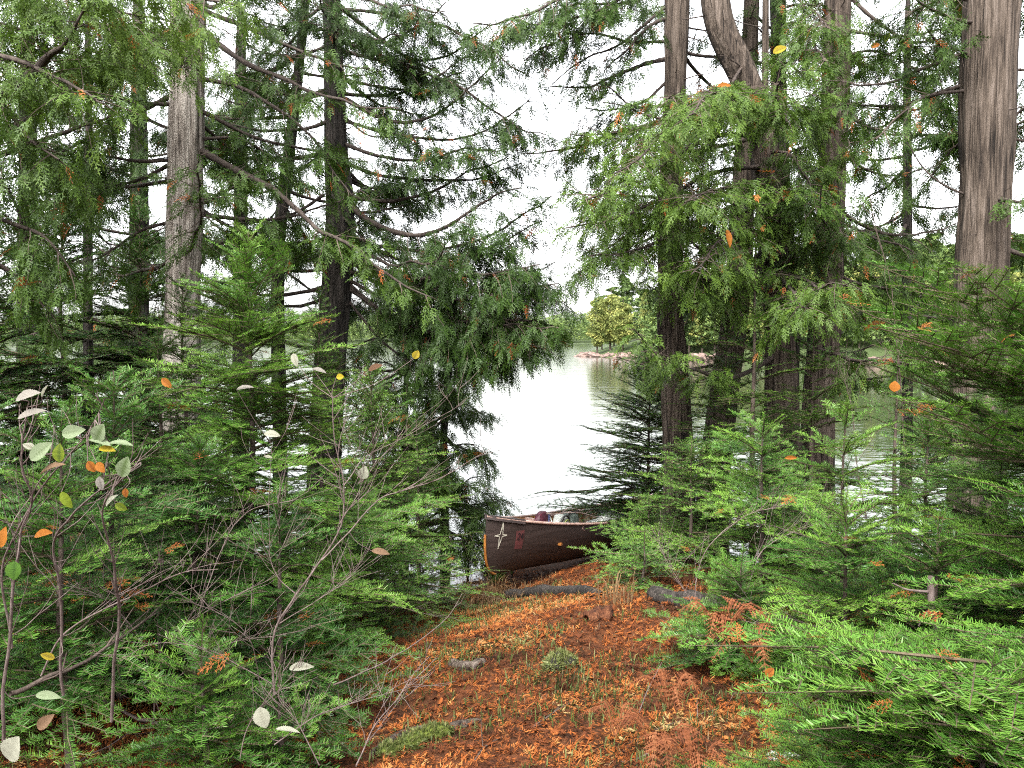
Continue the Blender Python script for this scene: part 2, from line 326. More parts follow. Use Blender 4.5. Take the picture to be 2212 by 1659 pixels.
def cedar_spray(l=.14, lod=1):
    "flat lacy white-cedar spray along +X"
    mb = MB(); wd = {0: .004, 1: .007, 2: .012}[lod]; st = {0: .011, 1: .016, 2: .026}[lod]
    Q = []
    def strip(p, a, ln, w_, z):
        d = np.array([cos(a), sin(a), z]); n = np.array([-sin(a), cos(a), rr(-.3, .3)]); 
        Q.append([p, p + d * ln * .5 + n * w_ / 2, p + d * ln, p + d * ln * .5 - n * w_ / 2]); return p + d * ln * .5, p + d * ln
    cur = np.zeros(3); a = 0; s = 0; side = 1
    while s < l:
        nxt = cur + np.array([cos(a), sin(a), rr(-.15, .15)]) * st
        strip(cur, a, st * 1.25, wd, 0)
        cl = (l - s) * rr(.35, .6) + .008; cl = min(cl, .07); aa = a + side * radians(rr(32, 52)); z = rr(-.3, .25)
        k = max(1, int(cl / (st * 1.1))); q = cur; ss = -1
        for e in range(k):
            mid, q2 = strip(q, aa, cl / k * 1.3, wd, z)
            if lod < 2 or e % 2 == 0:
                strip(q, aa + ss * radians(38), min(.02, (k - e) / k * cl * .6 + .008), wd * .95, z + rr(-.2, .2)); ss = -ss
            q = q + np.array([cos(aa), sin(aa), z]) * cl / k
        cur = nxt; a += rr(-.12, .12); s += st * .8; side = -side
    V = np.array(Q).reshape(-1, 3); V[:, 2] -= .8 * V[:, 0] ** 2
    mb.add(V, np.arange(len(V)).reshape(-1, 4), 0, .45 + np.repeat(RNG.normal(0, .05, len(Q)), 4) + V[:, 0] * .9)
    return mb.arrays()
SPRAY = {lod: [cedar_spray(.15 if lod == 2 else .105, lod) for _ in range(5)] for lod in (0, 1, 2)}
HOST = []
def host(root, V, off, step=40):
    HOST.append((root['label'], V[::step] + off))
class Sprays:
    "collects cedar spray placements and writes them in one go"
    def __init__(s, lod): s.lod = lod; s.by = [[] for _ in range(5)]
    def put(s, p, d, size, tint, roll, mi=0): s.by[int(RNG.integers(5))].append((p, d, size, tint, roll, mi))
    def flush(s, mb):
        for k, L in enumerate(s.by):
            for mi in (0, 2):
                LL = [e for e in L if e[5] == mi]
                if LL: mb.inst(SPRAY[s.lod][k], [frame(e[1], roll=e[4]) * e[2] for e in LL], [e[0] for e in LL], [e[3] for e in LL], None if mi == 0 else mi)

# ------------------------------------------------------------------ trees
def bark_trunk(path, rad, bark, name='trunk', parent=None, sides=44, rel=(0, 0, 0), ridge=.09):
    P2 = [path[0]]; Q2 = [rad[0]]
    for k in range(1, len(path)):
        m_ = max(1, int(round(np.linalg.norm(path[k] - path[k - 1]) / .3)))
        for e in range(1, m_ + 1): P2.append(path[k - 1] + (path[k] - path[k - 1]) * e / m_); Q2.append(rad[k - 1] + (rad[k] - rad[k - 1]) * e / m_)
    path = np.array(P2); rad = Q2; L = np.sum(np.linalg.norm(np.diff(path, axis=0), axis=1)); n = max(8, int(L / .05)); C = spline(path, n); R = np.interp(np.linspace(0, 1, n), np.linspace(0, 1, len(rad)), rad)
    V, Fc = tube(C, R, sides); ax = np.repeat(C, sides, 0); d = V - ax; a = np.tile(np.arange(sides) * 2 * pi / sides, n); z = V[:, 2]; r = np.repeat(R, sides)
    tw = a + .12 * np.sin(z * 1.3) + .05 * np.sin(z * 4 + a)
    g = np.sin(tw * 9 + 1.2 * np.sin(z * 2.1 + a * 2)) * .6 + np.sin(tw * 19 + 2 * np.sin(z * 3.3)) * .4
    lump = noise(V, 1.6, 2) * .05
    V = ax + d * (1 + ridge * g + lump)[:, None]
    return MB().add(V - np.asarray(rel), Fc, 0, .5).build(name, bark, parent, smooth=True)
def limb_foliage(C, mb, sp, start=.2, dens=1., sl=.4, tint=0., hang=.7, size=.85, dead=.015, mi_wood=1):
    "side branchlets and hanging sprays along a limb curve"
    seg = np.linalg.norm(np.diff(C, axis=0), axis=1); L = seg.sum(); cum = np.concatenate([[0], np.cumsum(seg)])
    s = L * start; side = 1; step = .052 / dens; ph = rr(0, 6.28)
    at = lambda s_: np.array([np.interp(s_, cum, C[:, k]) for k in range(3)])
    for q_ in range(int(L * 12)):                                       # bare dead twigs
        s0 = L * rr(.03, .9); p = at(s0); e = np.array([rr(-1, 1), rr(-1, 1), rr(-.5, .7)]); e /= np.linalg.norm(e); l2 = rr(.06, .3); pts = [p]
        for a in range(4): e = e + RNG.normal(0, .25, 3); e /= np.linalg.norm(e); pts.append(pts[-1] + e * l2 / 4)
        V, Fc = tube(np.array(pts), np.linspace(.003, .0008, 5), 3); mb.add(V, Fc, mi_wood, .5)
    while s < L * 1.0:
        p = at(s); d = at(min(L, s + .05)) - at(max(0, s - .05)); d /= np.linalg.norm(d) + 1e-9
        lat = np.cross((0, 0, 1), d); lat /= np.linalg.norm(lat) + 1e-9
        prof = min(1, (L - s) / (L * .5) + .28) * min(1, .5 + (s / L))
        cl = max(.3, .78 + .38 * sin(s * 7.3 + ph) * sin(s * 3.1 + ph * 2)); l2 = 1.1 * sl * prof * rr(.5, 1.4) * (.6 + .4 * cl); ang = radians(rr(30, 80)) * side
        dd = d * cos(ang) + lat * sin(ang) + np.array([0, 0, rr(-.8, .4)]); dd /= np.linalg.norm(dd)
        k = max(2, int(l2 / .027)); pts = [p]; q = p; e = dd.copy()
        for a in range(k):
            e = e + np.array([rr(-.12, .12), rr(-.12, .12), -.05 * hang]); e /= np.linalg.norm(e); q = q + e * l2 / k; pts.append(q)
            for b in (1, -1, 1, -1, 0):
                if rr(0, 1) > .4 * cl: continue
                lt = np.cross((0, 0, 1), e); lt /= np.linalg.norm(lt) + 1e-9
                ds = e * rr(.3, .9) + lt * b * rr(.3, .9) + np.array([rr(-.2, .2), rr(-.2, .2), -hang * rr(.2, 1.5)])
                isdead = rr(0, 1) < dead
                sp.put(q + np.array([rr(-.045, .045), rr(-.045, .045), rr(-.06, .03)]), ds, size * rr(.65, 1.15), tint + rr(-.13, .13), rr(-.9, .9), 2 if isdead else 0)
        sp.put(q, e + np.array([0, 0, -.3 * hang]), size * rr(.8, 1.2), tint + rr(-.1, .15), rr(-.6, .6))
        V, Fc = tube(np.array(pts), np.linspace(.0045, .0012, len(pts)), 3); mb.add(V, Fc, mi_wood, .5)
        side = -side; s += step * rr(.6, 1.4) / min(1.2, cl + .2)
def cedar(label, trunk_px, dep, limbs, bark='bark', lod=1, auto=0, auto_z=(2.5, 8.5), auto_len=(1.2, 2.2), topz=9.5, tint=0., group=None, name='cedar_tree', toprad=None, seed=0, auto_dens=.9, azc=None, vis=0, vis_z=(1.9, 4.6), vis_len=(.9, 1.7), vis_az=None, vis_tint=None, vis_dens=.8):
    """trunk_px: (x, y, width) from top to bottom in photo pixels; limbs: (points [(x,y)..], depth0, depth1, radius, options)"""
    tp = [P(x, y, dep) for x, y, w_ in trunk_px]; rd = [w_ / 2 / F * dep for x, y, w_ in trunk_px]
    tp = tp[::-1]; rd = rd[::-1]                                   # bottom first
    b = tp[0]; g0 = float(gz(b[0], b[1])) - .12
    base = np.array([b[0] + (b[0] - tp[1][0]) * .1, b[1], g0])
    if b[2] - g0 > .15: tp = [base] + tp; rd = [rd[0] * 1.22] + rd
    top = tp[-1]; sl_ = (tp[-1] - tp[-2]); sl_ = sl_ / max(abs(sl_[2]), .1)
    if top[2] < topz: tp.append(top + np.array([sl_[0] * (topz - top[2]) * .4, 0, topz - top[2]])); rd.append(toprad or rd[-1] * .35)
    root = empty(name, tuple(base)); tag(root, label, 'tree', group)
    bark_trunk(np.array(tp), rd, M[bark], parent=root, rel=base, sides=44 if rd[0] > .07 else 16)
    Ct = np.array(tp)
    mb = MB(); sp = Sprays(lod)
    def wood(C, r):
        V, Fc = tube(C, np.linspace(r, .004, len(C)) * (1 + .12 * np.sin(np.arange(len(C)) * 1.9)), 8)
        MB().add(V - base, Fc, 0, .5).build('branch', M['limb'], root, smooth=True)
    for q_ in range(9 if rd[0] > .05 and auto > 6 else 0):
        z = rr(.3, 4.6); p = np.array([np.interp(z, Ct[:, 2], Ct[:, q]) for q in range(3)]); a = rr(pi, 2 * pi); l = rr(.12, .5); e = np.array([cos(a), sin(a), rr(-.3, .5)]); C = [p]
        for k in range(5): e = e + RNG.normal(0, .2, 3); e /= np.linalg.norm(e); C.append(C[-1] + e * l / 4)
        V, Fc = tube(np.array(C), np.linspace(rr(.005, .01), .001, 6), 5); MB().add(V - base, Fc).build('dead_branch', M['limb'], root, True)
    for lb in limbs:
        pts, d0, d1, r, opt = lb; opt = dict(opt); n = len(pts)
        W = [P(x, y, d0 + (d1 - d0) * k / (n - 1)) for k, (x, y) in enumerate(pts)]
        C = spline(W, 26); C = C + np.stack([noise(C, 2.3, 2), noise(C + 7, 2.3, 2), noise(C + 13, 2.6, 2)], 1) * .02 * np.linspace(0, 1, 26)[:, None]
        wood(C, r)
        if not opt.pop('bare', False):
            opt.setdefault('tint', tint); limb_foliage(C, mb, sp, **opt)
    for k in range(auto + vis):
        va = k >= auto; z = rr(*(vis_z if va else auto_z)); azk = vis_az if va else azc; p = np.array([np.interp(z, Ct[:, 2], Ct[:, q]) for q in range(3)]); az = rr(0, 2 * pi) if azk is None else azk[0] + rr(-azk[1], azk[1])
        l = rr(*(vis_len if va else auto_len)) * (1 - .45 * (z / topz)); T = np.linspace(0, 1, 14)
        up = rr(.25, .6); dn = rr(.15, .75)
        C = np.stack([p[0] + cos(az) * l * T, p[1] + sin(az) * l * T, p[2] + l * (-dn * T + up * T * T)], 1)
        C = C + np.stack([noise(C, 1.7, 2), noise(C + 5, 1.7, 2), noise(C + 9, 2, 2)], 1) * .05 * T[:, None]
        wood(C, .012 + .006 * l); limb_foliage(C, mb, sp, start=rr(.2, .45), dens=vis_dens if va else auto_dens, sl=rr(.25, .45), tint=(vis_tint if va and vis_tint is not None else tint))
    sp.flush(mb); V = mb.V; globals().__setitem__('NTRI', globals().get('NTRI', 0) + sum(map(len, mb.F4)) * 2); mb.V = [v - base for v in V]
    for v in mb.V[-6:]: host(root, v, base)
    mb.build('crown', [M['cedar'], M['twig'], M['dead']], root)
    return root
def fir(label, px, dep, apex_py, R, lod=1, lean=(0, 0), crown0=.12, whorl=.15, per=5, tint=0., group=None, dead=.0, only=None, name='fir_sapling', stem_r=None, gap=0., droop=0., extra=()):
    b = P(px, 735, dep); base = np.array([b[0], dep, float(gz(b[0], dep)) - .03]); apex = P(px + lean[0], apex_py, dep + lean[1]); H = apex[2] - base[2]
    root = empty(name, tuple(base)); tag(root, label, 'tree' if H > 2.6 else 'sapling', group)
    sr = stem_r or (.008 + .007 * H); n = 14; T = np.linspace(0, 1, n); ax = (apex - base)[None] * T[:, None]
    ax = ax + np.stack([noise(ax + base, 1.1, 1), noise(ax + base + 4, 1.1, 1), 0 * T], 1) * .025 * np.sin(T * pi)[:, None]
    V, Fc = tube(ax, sr * (1 - T) + .0025, 10); MB().add(V, Fc).build('trunk', M['twig'], root, smooth=True)
    mb = MB(); z = H * crown0; az = rr(0, 6)
    by = {}
    while z < H - .03:
        f = (H - z) / H
        for k in range(int(per)):
            az += 2.39996 + rr(-.3, .3)
            if gap and rr(0, 1) < gap: continue
            l = R * (f ** .75 * 1.15 if f < .75 else 1.) * (rr(.45, 1.25) if rr(0, 1) < .5 else rr(.8, 1.1)) + .05; l = min(l, R * 1.25)
            pit = radians(34 * (1 - f) ** 2 * 1.3 + rr(-7, 9) + 2) - droop * f
            tm, sc = pick_bough(max(l, .12), lod)
            zz = z + rr(-.03, .05); p = np.array([np.interp(min(zz, H), ax[:, 2], ax[:, q]) for q in range(3)])
            Rm = Rz(az) @ Ry(-pit + rr(-.1, .1)) @ Rx(rr(-.35, .35)) * sc
            if only is not None and not only(base + p + Rm @ np.array([l / sc * .6, 0, 0])): continue
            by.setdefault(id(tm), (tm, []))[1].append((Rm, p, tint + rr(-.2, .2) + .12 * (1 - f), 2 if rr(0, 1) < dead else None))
        z += whorl * rr(.7, 1.25) * (.55 + .45 * f)
    tm, sc = pick_bough(.2, lod); by.setdefault(id(tm), (tm, []))[1].append((Ry(-pi / 2 + .05) * sc, ax[-3], tint + .15, None))
    for (q0, q1, q2, tx, ty, tdep) in extra:                                       # boughs placed by hand: tip in photo pixels, root height on the stem
        tipw = P(tx, ty, tdep) - base; p = np.array([np.interp(q0 * H, ax[:, 2], ax[:, q]) for q in range(3)]); d = tipw - p; l = np.linalg.norm(d)
        tm, sc = pick_bough(l, lod); by.setdefault(id(tm), (tm, []))[1].append((frame(d + np.array([0, 0, .1 * l]), roll=q1) * sc, p, tint + q2, None))
    for tm, L in by.values():
        for mi in (None, 2):
            LL = [e for e in L if e[3] == mi]
            if LL:
                tt = tm if mi is None else (tm[0], tm[1], tm[2], np.where(tm[3] == 0, 2, tm[3]), tm[4], np.where(tm[5] == 0, 2, tm[5]))
                mb.inst(tt, [e[0] for e in LL], [e[1] for e in LL], [e[2] for e in LL])
    for v in mb.V: host(root, v, base)
    mb.build('crown', [M['fir'], M['firtwig'], M['dead']], root)
    for k in range(5 if dep < 6 and R > .4 else 0):
        a = rr(0, 6.28); z = H * rr(.06, .4); p = np.array([np.interp(z, ax[:, 2], ax[:, q]) for q in range(3)]); l = R * rr(.4, .9); C = [p]; e = np.array([cos(a), sin(a), rr(-.1, .3)])
        for q in range(6): e = e + RNG.normal(0, .16, 3); e /= np.linalg.norm(e); C.append(C[-1] + e * l / 6)
        m2 = MB(); V, Fc = tube(np.array(C), np.linspace(.0035, .0008, 7), 4); m2.add(V, Fc)
        for q in range(2, 6):
            for b_ in range(2):
                e2 = (C[q] - C[q - 1]) / (l / 6) + RNG.normal(0, .7, 3); l2 = l * rr(.1, .25); V, Fc = tube(np.array([C[q], C[q] + e2 * l2 * .5, C[q] + e2 * l2 + RNG.normal(0, .01, 3)]), [.0015, .0011, .0005], 3); m2.add(V, Fc)
        m2.build('dead_branch', M['greytwig'], root, True)
    return root

def shade_cedar(label, x, y, n):
    "an added unseen cedar outside the frame, put in to shade the scene"
    g = float(gz(x, y)) - .1; base = np.array([x, y, g]); root = empty('cedar_tree', tuple(base)); tag(root, label, 'tree'); H = 10.5
    bark_trunk(np.array([(x, y, g), (x + .1, y, g + 4), (x, y + .1, g + H)]), [.2, .15, .02], M['bark'], parent=root, rel=base, sides=20); mb = MB(); sp = Sprays(2)
    for k in range(n):
        z = rr(1.2, 10); az = rr(0, 6.28); l = rr(1.3, 2.6) * (1.15 - z / 11); T = np.linspace(0, 1, 12); C = np.stack([x + cos(az) * l * T, y + sin(az) * l * T, z + l * (-.5 * T + .4 * T * T)], 1)
        V, Fc = tube(C, np.linspace(.022, .004, 12), 6); mb.add(V, Fc, 1); limb_foliage(C, mb, sp, start=.2, dens=.6, sl=.5, size=1.5)
    sp.flush(mb); mb.V = [v - base for v in mb.V]; mb.build('crown', [M['cedar'], M['twig'], M['dead']], root)
# ------------------------------------------------------------------ the big cedars
V_ = lambda **k: k
cedar('pale lit cedar trunk at the upper left, lightest of all the trunks', [(407, 0, 68), (404, 200, 68), (398, 500, 68), (392, 800, 76), (388, 1000, 84)], 6.5, [
    ([(430, 60), (520, 130), (640, 185), (745, 218), (850, 232)], 6.5, 5.9, .024, V_(dens=.6, sl=.25, start=.35)),
    ([(432, 325), (520, 372), (600, 415), (680, 490), (745, 520), (850, 600), (930, 645)], 6.5, 5.7, .028, V_(dens=.75, sl=.3, start=.5, tint=.05)),
    ([(432, 20), (560, 70), (700, 130), (800, 150)], 6.5, 6.3, .02, V_(dens=.6, sl=.25)),
    ([(435, 170), (520, 190), (620, 250), (700, 330), (760, 420)], 6.5, 6.2, .018, V_(dens=.8, sl=.3)),
    ([(435, 300), (520, 300), (600, 340), (680, 345)], 6.5, 6.7, .014, V_(dens=.8, sl=.3)),
    ([(436, 240), (560, 300), (700, 330), (800, 350)], 6.5, 6.7, .016, V_(dens=.7, sl=.3)),
    ([(368, 208), (300, 240), (240, 268), (150, 320), (60, 390)], 6.5, 6.0, .02, V_(dens=1., sl=.4)),
    ([(368, 70), (280, 95), (180, 140), (80, 200)], 6.5, 5.8, .022, V_(dens=1., sl=.45)),
    ([(366, 355), (290, 395), (190, 420), (80, 470)], 6.5, 6.2, .016, V_(dens=1., sl=.4)),
    ([(366, 130), (300, 120), (220, 150), (150, 170)], 6.5, 5.6, .014, V_(dens=1., sl=.4, tint=.1)),
    ([(390, 20), (370, 60), (330, 90), (290, 150)], 6.4, 5.2, .014, V_(dens=1.2, sl=.4, tint=.25)),
    ([(415, 15), (440, 60), (430, 100), (400, 150)], 6.3, 5.7, .01, V_(dens=1.2, sl=.22, tint=.3)),
    ([(365, 480), (300, 500), (200, 560), (100, 580)], 6.5, 6.3, .014, V_(dens=1., sl=.35)),
], bark='bark_pale', vis=14, auto=14, auto_z=(5., 9), group=None)
cedar('dark shaded cedar trunk with long drooping limbs, left of the gap to the lake', [(716, 0, 36), (722, 150, 40), (725, 300, 48), (735, 450, 60), (730, 600, 62), (712, 800, 66), (700, 1000, 70)], 7.6, [
    ([(745, 213), (800, 245), (850, 262), (905, 256), (975, 225), (1040, 170), (1095, 120)], 7.6, 7.0, .022, V_(dens=1., sl=.35)),
    ([(750, 440), (810, 485), (880, 505), (950, 498), (1020, 458), (1080, 420), (1125, 400)], 7.6, 6.9, .030, V_(dens=1.1, sl=.4)),
    ([(740, 310), (830, 340), (930, 345), (1010, 320), (1080, 330)], 7.6, 7.0, .018, V_(dens=1.1, sl=.45)),
    ([(740, 350), (830, 380), (960, 390), (1060, 380), (1130, 350)], 7.6, 7.3, .018, V_(dens=1., sl=.4)),
    ([(745, 530), (800, 580), (900, 640), (1010, 680), (1120, 690), (1200, 700)], 7.6, 6.8, .024, V_(dens=1.3, sl=.5, hang=.9)),
    ([(745, 560), (830, 600), (950, 600), (1060, 590), (1170, 570)], 7.6, 6.7, .022, V_(dens=1.3, sl=.5, hang=.9)),
    ([(745, 500), (860, 560), (960, 560), (1090, 520), (1170, 480)], 7.6, 7.0, .020, V_(dens=1.3, sl=.45, hang=.8)),
    ([(745, 610), (830, 680), (930, 720), (1030, 750), (1110, 770)], 7.6, 7.0, .018, V_(dens=1.2, sl=.45, hang=1.)),
    ([(745, 640), (820, 730), (900, 790), (960, 830)], 7.6, 7.2, .014, V_(dens=.9, sl=.4, hang=1.)),
    ([(740, 110), (830, 130), (930, 130), (1000, 100), (1060, 50)], 7.6, 7.2, .018, V_(dens=1., sl=.35)),
    ([(735, 60), (830, 90), (900, 60), (960, 10)], 7.6, 7.2, .016, V_(dens=.8, sl=.3)),
    ([(740, 170), (830, 190), (920, 190), (1010, 150)], 7.6, 7.4, .014, V_(dens=1., sl=.3)),
    ([(700, 330), (640, 370), (560, 390), (470, 370)], 7.6, 7.2, .016, V_(dens=.9, sl=.35)),
    ([(700, 200), (620, 230), (540, 230), (460, 200)], 7.6, 7.5, .016, V_(dens=.8, sl=.3)),
    ([(705, 100), (640, 120), (560, 110), (480, 60)], 7.6, 7.5, .014, V_(dens=.8, sl=.3)),
    ([(700, 420), (640, 460), (560, 480), (470, 490)], 7.6, 7.5, .016, V_(dens=.8, sl=.3)),
    ([(700, 520), (640, 560), (560, 590), (470, 600)], 7.6, 7.6, .016, V_(dens=.8, sl=.3)),
    ([(745, 450), (800, 460), (870, 440), (950, 420)], 7.6, 8.2, .016, V_(dens=1., sl=.35)),
    ([(745, 380), (790, 400), (870, 420), (940, 460)], 7.6, 8.2, .012, V_(bare=True)),
    ([(740, 20), (840, 30), (960, 60), (1060, 110), (1140, 170)], 7.6, 6.8, .016, V_(dens=1., sl=.35)),
    ([(740, 90), (850, 130), (990, 190), (1100, 260), (1180, 290)], 7.6, 6.8, .016, V_(dens=1., sl=.35)),
    ([(740, 260), (850, 290), (990, 300), (1090, 250), (1150, 210)], 7.6, 6.9, .016, V_(dens=.9, sl=.35)),
    ([(740, 520), (900, 540), (1030, 520), (1130, 470), (1190, 420)], 7.6, 6.9, .018, V_(dens=1.1, sl=.4)),
    ([(740, 580), (900, 640), (1050, 650), (1150, 640), (1225, 655)], 7.6, 6.7, .018, V_(dens=1.3, sl=.45)),
    ([(745, 600), (900, 680), (1060, 700), (1210, 705)], 7.6, 6.6, .016, V_(dens=1.4, sl=.4, hang=.9, start=.45)),
    ([(745, 620), (900, 710), (1050, 730), (1180, 750)], 7.6, 6.7, .016, V_(dens=1.4, sl=.38, hang=1., start=.45)),
    ([(745, 560), (900, 620), (1060, 630), (1210, 610)], 7.6, 6.8, .016, V_(dens=1.3, sl=.4, hang=.9, start=.4)),
    ([(740, 600), (860, 700), (980, 760), (1090, 790)], 7.6, 7.0, .014, V_(dens=1.2, sl=.4, hang=1.)),
    ([(742, 470), (790, 520), (830, 560), (900, 590)], 7.5, 7.2, .010, V_(bare=True)),
    ([(742, 250), (790, 290), (840, 300), (900, 290)], 7.6, 7.3, .010, V_(bare=True)),
], bark='bark_dark', vis=24, vis_z=(1.6, 4.8), vis_len=(1.1, 2.2), tint=-.05, auto=12, auto_z=(4.5, 9), auto_dens=.8)  # negative tint puts the backlit darkness of the sprays into their colour
cedar('thin slanting dark stem between the pale cedar and the dark cedar', [(657, 40, 18), (640, 200, 20), (622, 350, 24), (603, 510, 26), (600, 640, 27)], 8.2, [
    ([(655, 60), (600, 80), (540, 130)], 8.2, 8.1, .01, V_(dens=.8, sl=.3)),
    ([(640, 200), (690, 230), (760, 290)], 8.2, 8.4, .01, V_(dens=.8, sl=.3)),
    ([(625, 330), (570, 350), (510, 410)], 8.2, 8.0, .01, V_(dens=.8, sl=.3)),
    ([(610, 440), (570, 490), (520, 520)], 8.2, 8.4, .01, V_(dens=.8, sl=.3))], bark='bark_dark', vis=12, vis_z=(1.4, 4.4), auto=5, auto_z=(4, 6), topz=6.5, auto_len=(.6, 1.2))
cedar('straight brown cedar trunk just right of the gap to the lake', [(1462, 0, 50), (1458, 200, 46), (1448, 450, 48), (1447, 680, 56), (1462, 900, 62), (1466, 1000, 66)], 7.4, [
    ([(1436, 128), (1380, 142), (1320, 168), (1260, 190), (1180, 196)], 7.4, 6.8, .02, V_(dens=.8, sl=.25)),
    ([(1436, 257), (1380, 280), (1320, 295), (1260, 312), (1200, 325), (1140, 328)], 7.4, 6.9, .022, V_(dens=.75, sl=.28)),
    ([(1438, 15), (1385, 60), (1330, 100), (1260, 125), (1190, 190)], 7.4, 6.9, .014, V_(dens=.35, sl=.2)),
    ([(1438, 40), (1400, 60), (1350, 110), (1310, 145)], 7.4, 7.0, .018, V_(dens=.8, sl=.25)),
    ([(1436, 180), (1390, 220), (1330, 240), (1260, 235)], 7.4, 7.0, .014, V_(dens=.9, sl=.25)),
    ([(1436, 320), (1390, 330), (1340, 350), (1290, 400)], 7.4, 7.0, .014, V_(dens=.8, sl=.28)),
    ([(1488, 60), (1530, 70), (1570, 85)], 7.4, 7.8, .008, V_(dens=.5, sl=.2)),
    ([(1430, 480), (1380, 500), (1310, 540), (1240, 600)], 7.4, 6.9, .014, V_(dens=1., sl=.35, tint=.1)),
    ([(1436, -60), (1380, -30), (1300, 20), (1200, 50), (1100, 40)], 7.4, 6.4, .02, V_(dens=1., sl=.4)),
    ([(1436, -20), (1340, 10), (1250, 5), (1180, 30)], 7.4, 6.8, .016, V_(dens=.9, sl=.35)),
    ([(1436, -120), (1340, -60), (1230, -10), (1110, 40), (1020, 60)], 7.4, 6.0, .02, V_(dens=1., sl=.4)),
    ([(1436, 90), (1360, 90), (1280, 70), (1200, 90), (1130, 130)], 7.4, 6.6, .014, V_(dens=.8, sl=.35)),
], vis=6, vis_z=(2.4, 4.8), vis_len=(.9, 1.6), auto=10, auto_z=(5.2, 9), auto_dens=.8)
GREEN = V_(dens=1.05, sl=.36, tint=.22, hang=.6, size=.8)
cedar('brown cedar trunk that bends left near its top, behind bright green sprays', [(1545, 0, 56), (1558, 60, 56), (1590, 130, 58), (1616, 185, 58), (1642, 260, 56), (1655, 340, 54), (1662, 420, 54), (1668, 500, 58), (1678, 650, 60), (1690, 850, 64), (1695, 1000, 70)], 7.0, [
    ([(1640, 260), (1560, 230), (1480, 250), (1400, 320), (1330, 380)], 7.0, 5.4, .02, GREEN),
    ([(1645, 300), (1560, 290), (1460, 340), (1360, 400), (1260, 430)], 7.0, 5.2, .02, GREEN),
    ([(1650, 360), (1560, 370), (1450, 420), (1340, 470), (1230, 490)], 7.0, 5.5, .02, GREEN),
    ([(1655, 420), (1570, 450), (1470, 500), (1370, 540), (1270, 560)], 7.0, 5.6, .018, GREEN),
    ([(1640, 240), (1600, 220), (1540, 200), (1480, 260)], 7.0, 5.0, .016, GREEN),
    ([(1620, 210), (1650, 190), (1680, 200), (1700, 260)], 6.9, 5.8, .014, GREEN),
    ([(1660, 450), (1620, 480), (1560, 520), (1490, 590)], 7.0, 5.4, .014, GREEN),
    ([(1650, 330), (1700, 330), (1740, 380), (1760, 460)], 7.0, 6.0, .014, V_(dens=1., sl=.35, tint=.1)),
    ([(1600, 150), (1570, 190), (1510, 200), (1440, 220)], 6.9, 5.6, .012, V_(dens=1.1, sl=.35, tint=.2)),
    ([(1650, 400), (1600, 400), (1540, 410), (1480, 440)], 7.0, 5.2, .014, GREEN),
    ([(1545, 30), (1500, 40), (1480, 45)], 7, 7, .007, V_(bare=True)),
], vis=16, vis_z=(1.5, 3.7), vis_len=(1.2, 2.1), vis_az=(-pi / 2 - .45, 1.0), vis_tint=.2, vis_dens=.85, auto=8, auto_z=(5.5, 9), auto_dens=.8)
cedar('slender twin cedar stem reaching up between the bent trunk and its right neighbour', [(1680, 0, 30), (1682, 200, 30), (1690, 400, 32), (1700, 560, 34), (1708, 700, 36)], 7.9, [
    ([(1680, 60), (1720, 50), (1760, 90), (1780, 140)], 7.9, 6.4, .012, V_(dens=1.1, sl=.35, tint=.22)),
    ([(1680, 20), (1730, 10), (1770, 40), (1790, 60)], 7.9, 6.4, .012, V_(dens=1.1, sl=.35, tint=.22)),
    ([(1680, 120), (1720, 150), (1770, 180)], 7.9, 7.3, .012, V_(dens=1.1, sl=.3, tint=.05)),
    ([(1690, 300), (1730, 340), (1750, 420)], 7.9, 7.6, .012, V_(dens=1., sl=.3)),
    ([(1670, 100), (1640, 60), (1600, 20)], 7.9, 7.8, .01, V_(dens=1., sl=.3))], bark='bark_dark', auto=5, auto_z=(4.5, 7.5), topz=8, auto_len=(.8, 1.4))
cedar('thin pale bare pole standing beside the bent cedar', [(1654, -40, 14), (1653, 150, 14), (1658, 420, 16), (1662, 700, 16)], 7.3, [([(1654, 60), (1600, 50), (1560, 30)], 7.3, 7.5, .006, V_(bare=True))], bark='bark', auto=3, auto_z=(4.6, 5.6), topz=6, auto_len=(.5, .8))
